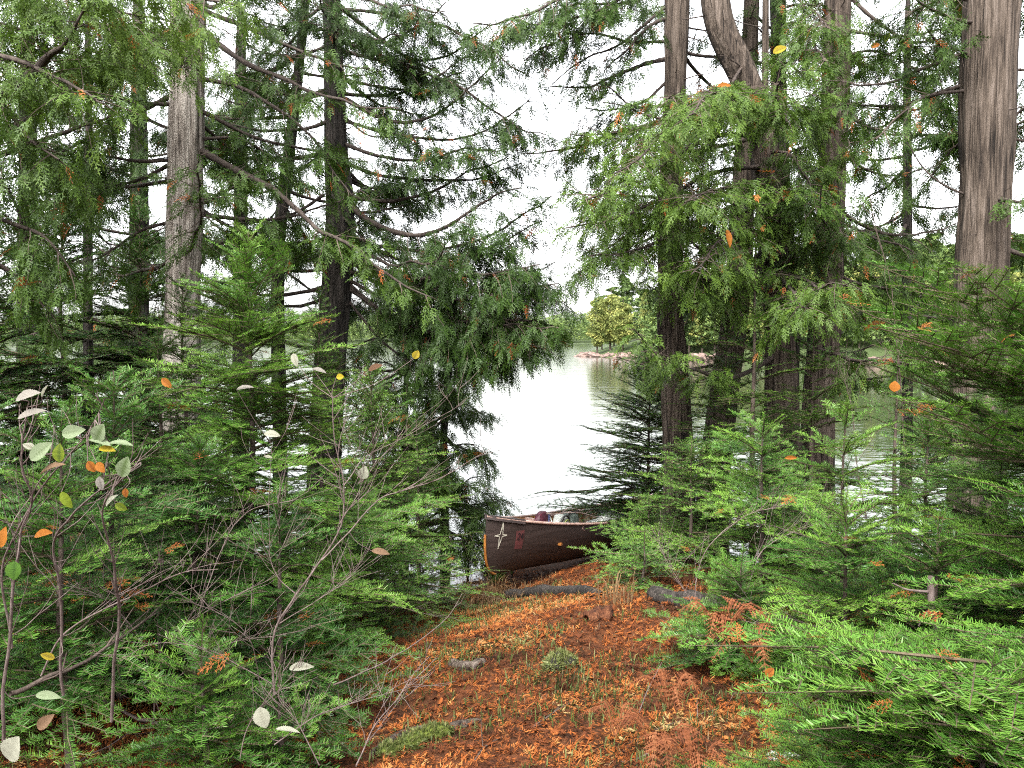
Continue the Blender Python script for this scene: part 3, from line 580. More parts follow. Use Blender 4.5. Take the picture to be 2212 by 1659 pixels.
cedar('tall brown cedar trunk in the right half, second large trunk from the right edge', [(1810, 0, 50), (1805, 200, 54), (1795, 450, 54), (1790, 600, 58), (1782, 700, 68), (1770, 850, 66), (1764, 1000, 72)], 7.2, [
    ([(1835, -10), (1880, 35), (1930, 75), (1985, 110), (2020, 150), (2030, 210)], 7.2, 6.9, .018, V_(dens=.8, sl=.3)),
    ([(1828, 222), (1850, 258), (1885, 275), (1925, 280), (1970, 300)], 7.2, 7.0, .018, V_(dens=1., sl=.3)),
    ([(1826, 485), (1870, 505), (1930, 530), (1985, 550)], 7.2, 6.8, .015, V_(dens=1., sl=.3)),
    ([(1828, 340), (1880, 370), (1940, 380), (2010, 360)], 7.2, 7.3, .013, V_(dens=1., sl=.35)),
    ([(1830, 120), (1880, 110), (1940, 130), (1990, 180)], 7.2, 7.4, .013, V_(dens=1., sl=.3)),
    ([(1790, 215), (1760, 290), (1735, 320)], 7.2, 7.3, .014, V_(dens=1., sl=.3)),
    ([(1775, 330), (1740, 400), (1700, 440)], 7.2, 6.6, .012, V_(dens=1.1, sl=.35, tint=.1)),
    ([(1780, 180), (1740, 220), (1700, 280)], 7.2, 6.8, .012, V_(dens=1.1, sl=.35, tint=.1)),
    ([(1820, 280), (1835, 310), (1820, 330), (1800, 330)], 7.0, 6.6, .008, V_(dens=1.3, sl=.2, tint=.25)),
    ([(1820, 560), (1880, 600), (1960, 640)], 7.2, 7.4, .012, V_(dens=1., sl=.35)),
    ([(1790, 470), (1750, 520), (1700, 560)], 7.2, 6.6, .012, V_(dens=1., sl=.35)),
], vis=14, vis_z=(1.6, 4.6), auto=8, auto_z=(5., 9), auto_dens=.8)
cedar('widest brown cedar trunk, close to the right edge', [(2143, 0, 104), (2132, 250, 102), (2128, 450, 102), (2117, 650, 100), (2112, 850, 104), (2112, 1000, 110)], 6.0, [
    ([(2096, 118), (2070, 108), (2030, 100), (1990, 60)], 6.0, 5.8, .012, V_(dens=.8, sl=.3)),
    ([(2090, 195), (2040, 200), (1990, 215), (1930, 265), (1900, 300)], 6.0, 5.8, .012, V_(dens=.6, sl=.25)),
    ([(2090, 0), (2050, -10), (2000, 10), (1950, 40)], 6.0, 5.9, .012, V_(dens=1., sl=.3)),
    ([(2085, 420), (2040, 400), (1990, 350), (1960, 300)], 6.0, 6.0, .008, V_(bare=True)),
    ([(2190, 150), (2230, 160), (2290, 200)], 6.0, 6., .012, V_(dens=1.1, sl=.35)),
    ([(2190, 300), (2240, 320), (2300, 390)], 6.0, 6., .012, V_(dens=1.1, sl=.35)),
    ([(2085, 300), (2050, 330), (2000, 400)], 6.0, 6.4, .012, V_(dens=1.1, sl=.35)),
], vis=7, vis_z=(1.8, 4.2), auto=10, auto_z=(4.8, 9), auto_dens=.8)
cedar('leaning dark trunk between the two brown cedars, cut off by green sprays', [(1598, 560, 50), (1585, 700, 54), (1570, 800, 58), (1552, 950, 60), (1540, 1050, 64)], 7.8, [
    ([(1590, 600), (1540, 590), (1480, 640)], 7.8, 7.7, .012, V_(dens=1., sl=.35)), ([(1600, 620), (1650, 640), (1700, 700)], 7.8, 7.7, .012, V_(dens=1., sl=.35))], bark='bark', auto=14, auto_z=(1.8, 5.5), topz=6, auto_len=(.5, 1.1))
cedar('thin dark stem in the shade at the far left', [(192, 240, 14), (190, 450, 17), (190, 700, 20), (192, 900, 24)], 8.5, [
    ([(190, 430), (120, 440), (40, 420)], 8.5, 8.2, .01, V_(dens=1., sl=.35)), ([(190, 300), (250, 310), (330, 360)], 8.5, 8.5, .01, V_(dens=1., sl=.35)),
    ([(190, 560), (130, 580), (60, 640)], 8.5, 8.2, .01, V_(dens=1., sl=.4)), ([(190, 520), (250, 560), (330, 600)], 8.5, 8.2, .01, V_(dens=1., sl=.4))], bark='bark_dark', auto=14, auto_z=(1.4, 6.2), topz=7, auto_len=(.8, 1.5))
cedar('young dark cedar at the water on the left side of the gap', [(985, 700, 8), (965, 850, 14), (958, 950, 16), (960, 1100, 18)], 8.3, [
    ([(960, 860), (1000, 870), (1040, 900)], 8.3, 8.1, .007, V_(dens=1., sl=.25)), ([(960, 960), (1010, 970), (1060, 1000)], 8.3, 8.1, .007, V_(dens=1.1, sl=.25)),
    ([(960, 1020), (1020, 1050), (1075, 1080)], 8.3, 8.1, .007, V_(dens=1.2, sl=.3)), ([(960, 1060), (1000, 1110), (1050, 1140)], 8.3, 8.0, .007, V_(dens=1.2, sl=.3)),
    ([(960, 900), (920, 910), (880, 950)], 8.3, 8.2, .007, V_(dens=1.1, sl=.3)), ([(960, 980), (900, 1000), (850, 1050)], 8.3, 8.1, .007, V_(dens=1.1, sl=.35))],
    bark='bark_dark', auto=30, auto_z=(-.3, 1.3), topz=1.75, auto_len=(.4, .85), auto_dens=1.2, name='cedar_sapling')
cedar('bushy young cedar closing the view to the water, left of the gap sapling', [(880, 760, 10), (875, 900, 14), (872, 1100, 18)], 7.9, [], bark='bark_dark', auto=34, auto_z=(-.3, 1.5), topz=1.9, auto_len=(.4, .9), auto_dens=1.1, name='cedar_sapling')
cedar('big cedar just outside the left edge whose dark limbs reach in at the top left', [(-260, 0, 110), (-260, 500, 110), (-260, 1100, 120)], 4.8, [
    ([(-230, 260), (-60, 230), (40, 180), (100, 125), (150, 90), (185, 20)], 4.8, 4.4, .04, V_(dens=.75, sl=.4, tint=.12, start=.35)),
    ([(-230, 380), (-80, 350), (20, 325), (110, 300), (200, 265), (270, 235)], 4.8, 4.9, .028, V_(dens=.75, sl=.4, tint=.05)),
    ([(-230, 60), (-60, 40), (80, 70), (200, 60), (320, 90)], 4.8, 5.3, .02, V_(dens=1.1, sl=.45, tint=.25)),
    ([(-230, -20), (-60, -40), (120, -10), (260, 30), (380, 40)], 4.8, 5.3, .02, V_(dens=1.1, sl=.45, tint=.25)),
    ([(-230, 120), (-60, 110), (60, 140), (160, 190), (240, 230)], 4.8, 4.2, .02, V_(dens=.8, sl=.45, tint=.15)),
    ([(-230, -90), (0, -90), (200, -60), (400, -20), (520, 10)], 4.8, 4.3, .02, V_(dens=.9, sl=.45, tint=.2)),
    ([(-230, 450), (-80, 450), (20, 480), (100, 520), (160, 600)], 4.8, 4.8, .02, V_(dens=.75, sl=.45)),
    ([(-230, 350), (-60, 340), (10, 400), (50, 480), (90, 600)], 4.8, 4.9, .012, V_(dens=.8, sl=.3)),
    ([(-230, 200), (-80, 180), (0, 220), (60, 290), (130, 340)], 4.8, 4.5, .02, V_(dens=.75, sl=.45, tint=.1)),
    ([(-230, 520), (-80, 540), (40, 600), (120, 700)], 4.8, 5.0, .02, V_(dens=.75, sl=.45)),
], bark='bark_dark', auto=5, auto_z=(5, 7.5), topz=8, azc=(0.3, 1.2))
# trees further back on the left point and behind the right trunks
for lab, x, d, w_, z1, n, tn in [('dense dark cedar behind the thin left stem', 60, 10.5, 40, 6.5, 17, -.05), ('dense dark cedar seen past the pale trunk on its left', 300, 11., 40, 6.5, 16, -.08),
        ('shaded cedar just right behind the pale trunk', 520, 11.5, 30, 6., 20, 0.), ('backmost dark cedar at the left edge', -60, 9.2, 40, 6.5, 14, 0.),
        ('loose cedar against the sky at the far right, behind the widest trunk', 2260, 8.5, 40, 7, 30, 0.), ('thin cedar against the sky between the two right-hand trunks', 1960, 10.2, 20, 6, 34, 0.)]:
    cedar(lab, [(x, 100, w_ * .7), (x, 600, w_), (x, 900, w_ * 1.1)], d, [], bark='bark_dark', auto=n, auto_z=(.6, z1 * .85), topz=z1, auto_len=(1., 1.7), auto_dens=.9, tint=tn, lod=2)

for lab, x, y, n in [('unseen cedar added for shade behind the viewer on the left', -4.2, -2.6, 34), ('unseen cedar added for shade behind the viewer on the right', 3.8, -3.4, 34), ('unseen cedar added for shade outside the left edge', -6.5, 1.2, 34), ('unseen cedar added for shade outside the right edge', 6.2, 1.6, 34), ('unseen cedar added for shade far behind the viewer on the path axis', .3, -7.5, 34)]:
    shade_cedar(lab, x, y, n)  # unseen trees added to block light from behind and beside the camera
# ------------------------------------------------------------------ balsam firs
fir('bright green fir sapling left of centre, its pointed top before the dark cedar', 540, 4.2, 500, .98, lod=0, tint=.26, per=7, whorl=.16, lean=(-4, 0))
fir('fir sapling whose boughs fill the space between the tall sapling and the lake gap', 800, 5.6, 800, .85, lod=1, per=6, tint=.02)
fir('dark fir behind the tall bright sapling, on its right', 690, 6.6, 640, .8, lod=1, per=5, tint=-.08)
fir('fir sapling behind the tall bright sapling, on its left', 340, 5.4, 700, .8, lod=1, per=5, tint=.0)
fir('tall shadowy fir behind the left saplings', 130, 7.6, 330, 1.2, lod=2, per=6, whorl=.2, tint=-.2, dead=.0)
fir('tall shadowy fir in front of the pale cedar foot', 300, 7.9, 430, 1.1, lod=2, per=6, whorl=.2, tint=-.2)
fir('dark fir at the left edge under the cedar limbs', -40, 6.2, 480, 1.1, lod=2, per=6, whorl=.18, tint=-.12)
fir('near fir sapling at the left, behind the pale-leaved shrub', 245, 3.5, 800, .8, lod=0, per=6, whorl=.18, tint=.02)
fir('near fir sapling at the lower left with a bare lower stem', 130, 2.9, 900, .65, lod=0, per=6, whorl=.18, tint=-.02, crown0=.3)
fir('fir sapling at the left edge beside the pale-leaved shrub', -60, 3.3, 840, .7, lod=0, per=6, whorl=.19, tint=.02)
fir('low fir in the shade between the left saplings', 430, 3.7, 960, .7, lod=0, per=6, whorl=.18, tint=-.05)
fir('low fir whose pale bough tips end at the left side of the path', 760, 4.8, 1010, .62, lod=0, per=6, whorl=.18, tint=.03, crown0=.05)
fir('fir beside the canoe bow on its left', 900, 6.6, 900, .62, lod=1, per=5, whorl=.19, tint=-.05, crown0=.1)
fir('low fir behind the bare grey shrub at lower left', 600, 3.4, 1060, .55, lod=0, per=6, whorl=.15, tint=-.02, crown0=.12)
fir('knee high fir seedling at the bottom left with bright green tips', 430, 2.75, 1400, .36, lod=0, per=6, whorl=.06, tint=.2, crown0=.3)
fir('tiny fir seedling at the bottom edge, right of the knee high seedling', 600, 2.9, 1480, .28, lod=0, per=5, whorl=.06, tint=.12, crown0=.2)
# right side
fir('dark fir sapling silhouetted on the water at the right side of the gap', 1400, 8.7, 755, 1.3, lod=1, per=7, whorl=.13, tint=-.12, crown0=.2)
fir('fir whose boughs hang across the canoe', 1495, 6.0, 960, .85, lod=1, per=6, whorl=.18, tint=.08, crown0=.03)
fir('thin layered fir in front of the bent cedar trunk', 1632, 6.2, 480, .72, lod=1, per=4, whorl=.2, tint=.1, gap=.2)
fir('fir sapling between the canoe and the near right firs', 1650, 5.2, 900, .75, lod=0, per=6, whorl=.18, tint=.08, crown0=.1)
fir('slim fir behind the right-hand saplings, before the green water', 1940, 5.8, 720, .6, lod=1, per=4, whorl=.2, tint=.0, gap=.4, crown0=.3)
fir('fir sapling before the tall second trunk from the right', 1830, 4.5, 880, .7, lod=0, per=5, whorl=.19, tint=.08, crown0=.15, gap=.2)
fir('tall near fir just beyond the right edge, long boughs reaching in', 2420, 3.4, 380, 1.15, lod=0, per=5, whorl=.15, tint=.1, crown0=.2, gap=.1,
    extra=[(.62, .1, .1, 1850, 560, 3.2), (.5, .1, .1, 1790, 640, 3.2), (.55, 0, .12, 1870, 700, 3.0), (.45, -.1, .05, 1840, 760, 3.4), (.6, .2, .15, 2010, 560, 3.0), (.4, .1, .1, 1900, 850, 3.0)])
fir('fir sapling under the widest right trunk', 2170, 4.3, 830, .75, lod=0, per=5, whorl=.19, tint=.05, crown0=.1)
fir('fir sapling around the broken grey snag', 2030, 3.3, 1150, .8, lod=0, per=6, whorl=.15, tint=.08, crown0=.1)
fir('fir sapling left of the broken grey snag', 1830, 3.5, 1080, .7, lod=0, per=6, whorl=.17, tint=.08, crown0=.1)
fir('near fir at the lower right edge', 2330, 2.9, 950, .8, lod=0, per=6, whorl=.18, tint=.1, crown0=.1)
fir('nearest fir at the bottom right, long feathery boughs across the corner', 2480, 2.3, 1100, .9, lod=0, per=5, whorl=.18, tint=.14, crown0=.15,
    extra=[(.55, .0, .15, 1480, 1370, 2.3), (.45, .1, .12, 1560, 1480, 2.1), (.5, -.1, .15, 1640, 1400, 2.3), (.4, 0, .1, 1700, 1560, 2.0), (.6, .1, .1, 1900, 1350, 2.4)])
fir('low fir at the bottom right beside the dead fern', 1880, 2.35, 1440, .55, lod=0, per=7, whorl=.055, tint=.12, crown0=.12)
fir('low fir in the bottom right corner', 2140, 2.2, 1480, .55, lod=0, per=7, whorl=.055, tint=.12, crown0=.12)
fir('small fir right of the path behind the dead fern', 1600, 3.9, 1230, .5, lod=0, per=6, whorl=.08, tint=.05, crown0=.08)
fir('shaded low fir right of the path, before the dark hollow', 1390, 5.3, 1180, .4, lod=1, per=6, whorl=.09, tint=.03, crown0=.08)

fir('upright fir sapling filling the gap below the green water at the right', 2010, 4.9, 880, .7, lod=1, per=6, whorl=.15, tint=.06, crown0=.1)
fir('low fir right of the canoe under the brown cedar trunks', 1740, 5.9, 1000, .7, lod=1, per=6, whorl=.15, tint=.0, crown0=.05)
fir('fir sapling at the right edge behind the near boughs', 2260, 3.9, 640, .85, lod=0, per=5, whorl=.18, tint=.1, crown0=.1)
fir('fir behind the second brown trunk group, boughs crossing the trunks', 1570, 6.7, 620, .85, lod=1, per=5, whorl=.18, tint=.02, crown0=.15)
fir('fir crossing in front of the lower tall brown trunk', 1760, 6.3, 640, .8, lod=1, per=5, whorl=.2, tint=.04, crown0=.15, gap=.1)
fir('fir hiding the foot of the pale cedar', 395, 5.7, 590, .75, lod=1, per=6, whorl=.17, tint=.02)
fir('low dense fir against the canoe side', 1400, 6.5, 1090, .5, lod=1, per=7, whorl=.09, tint=.06, crown0=.05)
# ------------------------------------------------------------------ canoe
TH = radians(58); TILT = math.atan(.46 / 4.9)
CL = 4.9; bow = P(1043, 1118, 7.0); DZ = .53
cr = empty('canoe', (bow[0], bow[1], bow[2] - DZ), 0); cr.rotation_euler = (0, TILT, TH)
tag(cr, 'dark maroon wood-trimmed canoe pulled up at the shore with its bow on land', 'canoe')
def cst(u): return np.where(np.minimum(u, 1 - u) < .5, 1, 1) * .43 * np.sin(np.pi * np.clip(u, 0, 1)) ** .72
def shr(u): return .37 + .16 * np.abs(2 * u - 1) ** 2.6
def hull(u, v, side, off=0.):
    "u along 0..1, v 0 keel..1 gunwale, side -1 near / +1 far"
    u = np.asarray(u, float); v = np.asarray(v, float)
    rec = .20 * (1 - v) ** 3.2
    x = rec + u * (CL - 2 * rec); b = np.maximum(cst(u) - off, 0); k = .0 + .03 * np.abs(2 * u - 1) ** 4 + off
    fl = np.clip(1.3 - 2.2 * np.minimum(u, 1 - u), .75, 1.3)
    y = b * np.sin(v * pi / 2) ** fl * side; z = k + (shr(u) - k) * (1 - np.cos(v * pi / 2)) ** .85
    return np.stack([x, y, z], -1)
def shell(off, flip=False, u0=0., u1=1.):
    nu, nv = 60, 14; U = np.linspace(u0, u1, nu); Vv = np.linspace(0, 1, nv); out = MB()
    Vl = np.concatenate([Vv[::-1], Vv[1:]]); sd = np.concatenate([-np.ones(nv), np.ones(nv - 1)])
    G = hull(U[:, None] + 0 * Vl[None], Vl[None] + 0 * U[:, None], sd[None], off)
    n2 = len(Vl); i, j = np.meshgrid(np.arange(nu - 1), np.arange(n2 - 1)); q = (i * n2 + j).ravel()
    Fc = np.stack([q, q + 1, q + n2 + 1, q + n2], 1); out.add(G.reshape(-1, 3), Fc[:, ::-1] if flip else Fc); return out
m_h = plain('canoe hull paint', (.062, .043, .038), (.036, .025, .022), 14, .45, .05, .45, (.12, 1, 3))
m_scr = plain('scraped hull bottom', (.03, .016, .012), (.012, .008, .008), 9, .6, .2)
m_in = plain('varnished wood', (.5, .24, .08), (.36, .16, .05), 30, .4, .05, .5, (.2, 1, 1))
m_gw = plain('pale gunwale wood', (.62, .42, .36), (.45, .28, .22), 20, .5)
m_am = plain('amber stem wood', (.42, .17, .035), (.25, .08, .02), 12, .4)
m_dk = plain('deck plate', (.09, .065, .06), (.05, .04, .04), 12, .5)
m_wh = plain('cream paint', (.72, .68, .55), (.55, .5, .4), 40, .6)
m_rd = plain('red number plate', (.15, .035, .035), (.09, .03, .028), 30, .6)
m_blk = plain('black paint', (.01, .008, .01), (.015, .01, .012), 10, .5)
hb = shell(0.)
hb.build('hull', m_h, cr, True); shell(.014, True, .012, .988).build('interior', m_in, cr, True)
U = np.linspace(.0, 1, 60)
for s in (-1, 1):
    V, Fc = tube(hull(U, 1 + 0 * U, s) + np.array([0, s * .004, .004]), .013, 6); MB().add(V, Fc).build('gunwale', m_gw, cr, True)
for s, a in ((0, 'stem_band'), (1, 'stem_band')):
    vv = np.linspace(0.03, .78, 16); c = hull(0 * vv + s, vv, 1) + np.array([-.004 if s == 0 else .004, 0, 0]); V, Fc = tube(c, .012, 6); MB().add(V, Fc).build(a, m_am, cr, True)
for s in (0, 1):   # deck plates
    uu = np.linspace(.0, .075, 8) if s == 0 else np.linspace(.925, 1, 8); A = hull(uu, 1 + 0 * uu, -1) + [0, -.016, .02]; B = hull(uu, 1 + 0 * uu, 1) + [0, .016, .02]
    G = np.concatenate([A, B, A - [0, 0, .04], B - [0, 0, .04]]); q = np.arange(7)
    Fc = np.concatenate([np.stack([q, q + 1, q + 9, q + 8], 1), np.stack([q + 16, q + 24, q + 25, q + 17], 1), np.stack([q, q + 16, q + 17, q + 1], 1), np.stack([q + 8, q + 9, q + 25, q + 24], 1), [[0, 8, 24, 16], [7, 23, 31, 15]]])
    MB().add(G, Fc).build('deck_plate', m_dk, cr)
for u in (.24, .5, .68):
    y = float(cst(u)); mbx = MB(); nn = 12; T = np.linspace(-1, 1, nn); c = np.stack([CL * u + 0 * T, y * T, shr(u) - .03 + 0 * T], 1)
    V, Fc = tube(c, .02 + .012 * np.abs(T), 6); mbx.add(V, Fc).build('thwart', m_gw, cr, True)
for u in (.2, .82):
    y = float(cst(u)); mbx = MB()
    for dx in (-.12, .12): box(mbx, (CL * u + dx, 0, .24), (.03, 2 * y * .9, .02))
    for dy in (-.16, .16): box(mbx, (CL * u, dy, .2401), (.21, .03, .018))
    for k in range(9): box(mbx, (CL * u - .1 + k * .025, 0, .247), (.012, .3, .004))
    mbx.build('seat', m_am, cr)
mbx = MB()   # ribs inside
for u in np.linspace(.08, .92, 22):
    vv = np.concatenate([-np.linspace(1, 0, 9), np.linspace(0, 1, 9)[1:]]); c = np.array([hull(u, abs(v), 1 if v > 0 else -1, .02) for v in vv])
    V, Fc = tube(c, .009, 4); mbx.add(V, Fc)
mbx.build('rib', m_in, cr, True)
bpy.context.view_layer.update()
def on_hull(X, Z, off=.003):
    "near-side hull surface points for distance X from the bow and height Z"
    out = []
    for x, z in zip(X, Z):
        u, v = x / CL, .6
        for _ in range(30):
            p = hull(u, v, -1); e = z - p[2]; v = min(max(v + e * 1.2, .02), 1); u = u + (x - p[0]) / CL
        p = hull(u, v, -1); n = np.cross(hull(u + .01, v, -1) - p, hull(u, min(v + .02, 1.), -1) - p); n /= np.linalg.norm(n) + 1e-9
        if n[1] > 0: n = -n
        out.append(p + n * off)
    return np.array(out)
def strokes(lines, wd, off):
    mbx = MB()
    for (x0, z0, x1, z1) in lines:
        n = 8; T = np.linspace(0, 1, n); x = x0 + (x1 - x0) * T; z = z0 + (z1 - z0) * T; L = math.hypot(x1 - x0, z1 - z0); nx_, nz_ = -(z1 - z0) / L, (x1 - x0) / L
        A = on_hull(x + nx_ * wd / 2, z + nz_ * wd / 2, off); B = on_hull(x - nx_ * wd / 2, z - nz_ * wd / 2, off)
        q = np.arange(n - 1); mbx.add(np.concatenate([A, B]), np.stack([q, q + 1, q + n + 1, q + n], 1))
    return mbx
ex, ez = .135, .37   # four-pointed compass star: outline drawn in thin strokes
star = []
tips = [(ex + .012, ez + .115), (ex + .062, ez), (ex - .012, ez - .115), (ex - .06, ez)]; inn = [(ex + .015, ez + .008), (ex + .012, ez - .008), (ex - .015, ez - .008), (ex - .012, ez + .008)]
for k in range(4):
    a, b, c = inn[k - 1], tips[k], inn[k]; star += [(*a, *b), (*b, *c)]
star += [(ex + .002, ez + .05, ex + .004, ez + .085), (ex - .002, ez - .05, ex - .004, ez - .085)]
strokes(star, .0055, .004).build('emblem', m_wh, cr)
nx0, nz0 = .34, .325
n = 6; Xg, Zg = np.meshgrid(np.linspace(nx0 - .045, nx0 + .045, n), np.linspace(nz0 - .085, nz0 + .075, n)); G = on_hull(Xg.ravel() + (Zg.ravel() - nz0) * -.06, Zg.ravel(), .003)
q = (np.arange(n - 1)[:, None] * n + np.arange(n - 1)[None]).ravel(); MB().add(G, np.stack([q, q + 1, q + n + 1, q + n], 1)).build('number_plate', m_rd, cr)
x0, z0, h, wd_ = nx0 - .028, nz0 + .0, .055, .024
two = [(x0, z0 + h * .8, x0 + wd_ * .4, z0 + h), (x0 + wd_ * .4, z0 + h, x0 + wd_, z0 + h * .8), (x0 + wd_, z0 + h * .8, x0 + wd_ * .85, z0 + h * .5), (x0 + wd_ * .85, z0 + h * .5, x0, z0), (x0, z0, x0 + wd_ * 1.1, z0)]
x0 += .034; four = [(x0 + wd_ * .7, z0 + h, x0, z0 + h * .35), (x0, z0 + h * .35, x0 + wd_ * 1.15, z0 + h * .35), (x0 + wd_ * .75, z0 + h, x0 + wd_ * .7, z0)]
strokes(two + four, .0085, .0075).build('number', m_blk, cr)
# gear in the canoe
Mc = Matrix.Translation(cr.location) @ cr.rotation_euler.to_matrix().to_4x4()
def inc(x, y, z): return np.array(Mc @ Vector((x, y, z)))
def blob(c, s, R=None, n=18, pw=.7, rough=.05, f=3.):
    th = np.linspace(0, pi, n); ph = np.arange(2 * n) * pi / n; T, Ph = np.meshgrid(th, ph, indexing='ij')
    sg = lambda a: np.sign(a) * np.abs(a) ** pw
    V = np.stack([sg(np.sin(T)) * sg(np.cos(Ph)), sg(np.sin(T)) * sg(np.sin(Ph)), sg(np.cos(T))], -1).reshape(-1, 3)
    V = V * (1 + rough * noise(V + np.asarray(c) * 3, f, 2))[:, None] * np.array(s)
    if R is not None: V = V @ np.asarray(R).T
    m_ = 2 * n; i = np.arange(n - 1)[:, None] * m_; j = np.arange(m_)[None]; k = (j + 1) % m_
    return V + np.asarray(c), np.stack([i + j, i + m_ + j, i + m_ + k, i + k], -1).reshape(-1, 4)
def gear(name, label, cat, c, s, m_, R=None, extra=(), **kw):
    c = inc(*c); o = empty(name, tuple(c)); tag(o, label, cat)
    V, Fc = blob((0, 0, 0), s, Rz(TH) if R is None else Rz(TH) @ R, **kw); V, Fc = V, Fc
    MB().add(V, Fc).build('bag' if 'pack' in name or 'bag' in name else 'shell', m_, o, True)
    for nm, path, r, mm in extra:
        V, Fc = tube(spline(path, 20) @ Rz(TH).T, r, 6); MB().add(V, Fc).build(nm, mm, o, True)
    return o
m_mar = plain('maroon fabric', (.11, .012, .03), (.05, .008, .02), 20, .6, .2); m_ge = plain('grey green fabric', (.17, .21, .18), (.09, .12, .1), 20, .8, .3)
m_wt = plain('white nylon', (.75, .76, .7), (.5, .55, .5), 9, .6, .3); m_bl = plain('blue nylon', (.05, .07, .25), (.03, .04, .12), 20, .6); m_lime = plain('lime piping', (.4, .5, .12), None, 20, .6)
gear('life_jacket', 'dark maroon life jacket propped against the near gunwale of the canoe', 'life jacket', (.98, .02, .38), (.10, .045, .12), m_mar, Ry(-.3), extra=[('strap', [(-.07, -.05, -.08), (0, -.07, 0), (.05, -.05, .09)], .008, m_bl), ('strap', [(.0, -.05, -.1), (.06, -.07, 0), (.08, -.04, .06)], .008, m_wt)])
gear('life_jacket', 'white life jacket with curved dark and lime edging in the canoe', 'life jacket', (1.22, -.05, .36), (.12, .05, .09), m_wt, Ry(.5), extra=[('piping', [(-.12, -.03, -.02), (-.04, -.06, .09), (.07, -.05, .06), (.13, -.03, -.06)], .010, m_blk), ('piping', [(-.09, -.05, -.03), (-.02, -.07, .05), (.06, -.06, .03), (.1, -.04, -.05)], .006, m_lime)])
gear('backpack', 'grey green pack standing behind the life jackets in the canoe', 'backpack', (1.62, .08, .30), (.09, .10, .13), m_ge, extra=[('strap', [(-.13, -.06, -.1), (-.15, -.06, 0), (-.1, -.06, .14), (.1, -.06, .14)], .01, m_blk)], pw=.5)
gear('backpack', 'darker grey green pack further along in the canoe', 'backpack', (2.45, .05, .26), (.10, .10, .12), m_ge, extra=[('strap', [(-.13, -.06, -.1), (-.15, -.06, 0), (-.1, -.06, .14), (.1, -.06, .14)], .01, m_blk)], pw=.5)
gear('gear_bag', 'crumpled white bag with blue tie lying on the near gunwale of the canoe', 'bag', (1.95, -.22, .33), (.3, .13, .09), m_wt, rough=.3, f=3.5, extra=[('tie', [(.1, -.12, -.02), (.12, -.13, .04), (.13, -.05, .09)], .012, m_bl)], pw=.9)
for k, (yy, lab) in enumerate([(.12, 'long paddle handle resting across the canoe on its far side')]):
    a = inc(1.3, yy, .42); b_ = inc(3.2, .32, .36); o = empty('paddle', tuple(a)); tag(o, lab, 'paddle'); dv = b_ - a
    V, Fc = tube(np.array([dv * t_ for t_ in np.linspace(0, .75, 12)]), .014, 8); MB().add(V, Fc).build('shaft', m_gw, o, True)
    V, Fc = blob(dv * .87, (.27, .08, .012), frame(dv), pw=.8, rough=0); MB().add(V, Fc).build('blade', m_gw, o, True)

# ------------------------------------------------------------------ floor litter, grass, moss
def ground_at(px, py):
    "where a photo pixel meets the ground"
    for d in np.arange(1.6, 9, .02):
        p = P(px, py, d)
        if p[2] <= float(gz(p[0], p[1])): return p
    return P(px, py, 8)
def gnormal_frames(x, y, az, tilt):
    out = []
    for a, b in zip(az, tilt): out.append(Rz(a) @ Rx(b[0]) @ Ry(b[1]))
    return out
def litter_leaf():
    a = np.linspace(0, 2 * pi, 9)[:-1]; r = 1 + .25 * np.sin(a * 5); V = np.stack([.018 * r * np.cos(a), .013 * r * np.sin(a), .004 * np.cos(a * 2)], 1)
    return MB().add(np.vstack([V, [[0, 0, .004]]]), [(k, (k + 1) % 8, 8) for k in range(8)], 0, .5).arrays()
def shred(k):
    "a curled bit of dead cedar spray"
    mb = MB()
    for e in range(5):
        a = rr(-1, 1); l = rr(.012, .035); p = np.array([rr(-.02, .02), rr(-.01, .01), rr(0, .008)]); d = np.array([cos(a), sin(a), rr(-.1, .4)]); n = np.array([-sin(a), cos(a), rr(-.5, .5)])
        mb.add([p, p + d * l * .5 + n * .0025, p + d * l, p + d * l * .5 - n * .0025], [(0, 1, 2, 3)], 0, .5)
    return mb.arrays()
mb = MB(); mb2 = MB()
SH = [shred(k) for k in range(6)]; LL_ = litter_leaf()
N = 150000
x = RNG.uniform(-3.4, 3.8, N); y = 2.2 + 6.3 * RNG.uniform(0, 1, N) ** 1.25
z = gz(x, y) + RNG.uniform(.0, .016, N); pt = noise(np.stack([x, y, 0 * x], 1), 2.2, 3)
az = RNG.uniform(0, 6.28, N); kind = RNG.integers(0, 7, N)
for k in range(7):
    ii = np.where(kind == k)[0]
    if k == 6: ii = ii[: len(ii) // 4]
    R = [Rz(az[i]) @ Rx(rr(-.5, .5)) @ Ry(rr(-.5, .3)) * rr(.45, 1.05) for i in ii]
    mb.inst(SH[k] if k < 6 else LL_, R, np.stack([x[ii], y[ii], z[ii]], 1), -.04 + pt[ii] * .3 + RNG.normal(0, .17, len(ii)))
tag(mb.build('leaf_litter', M['litter']), kind='stuff', label='rusty orange cedar litter and small leaves covering the path')
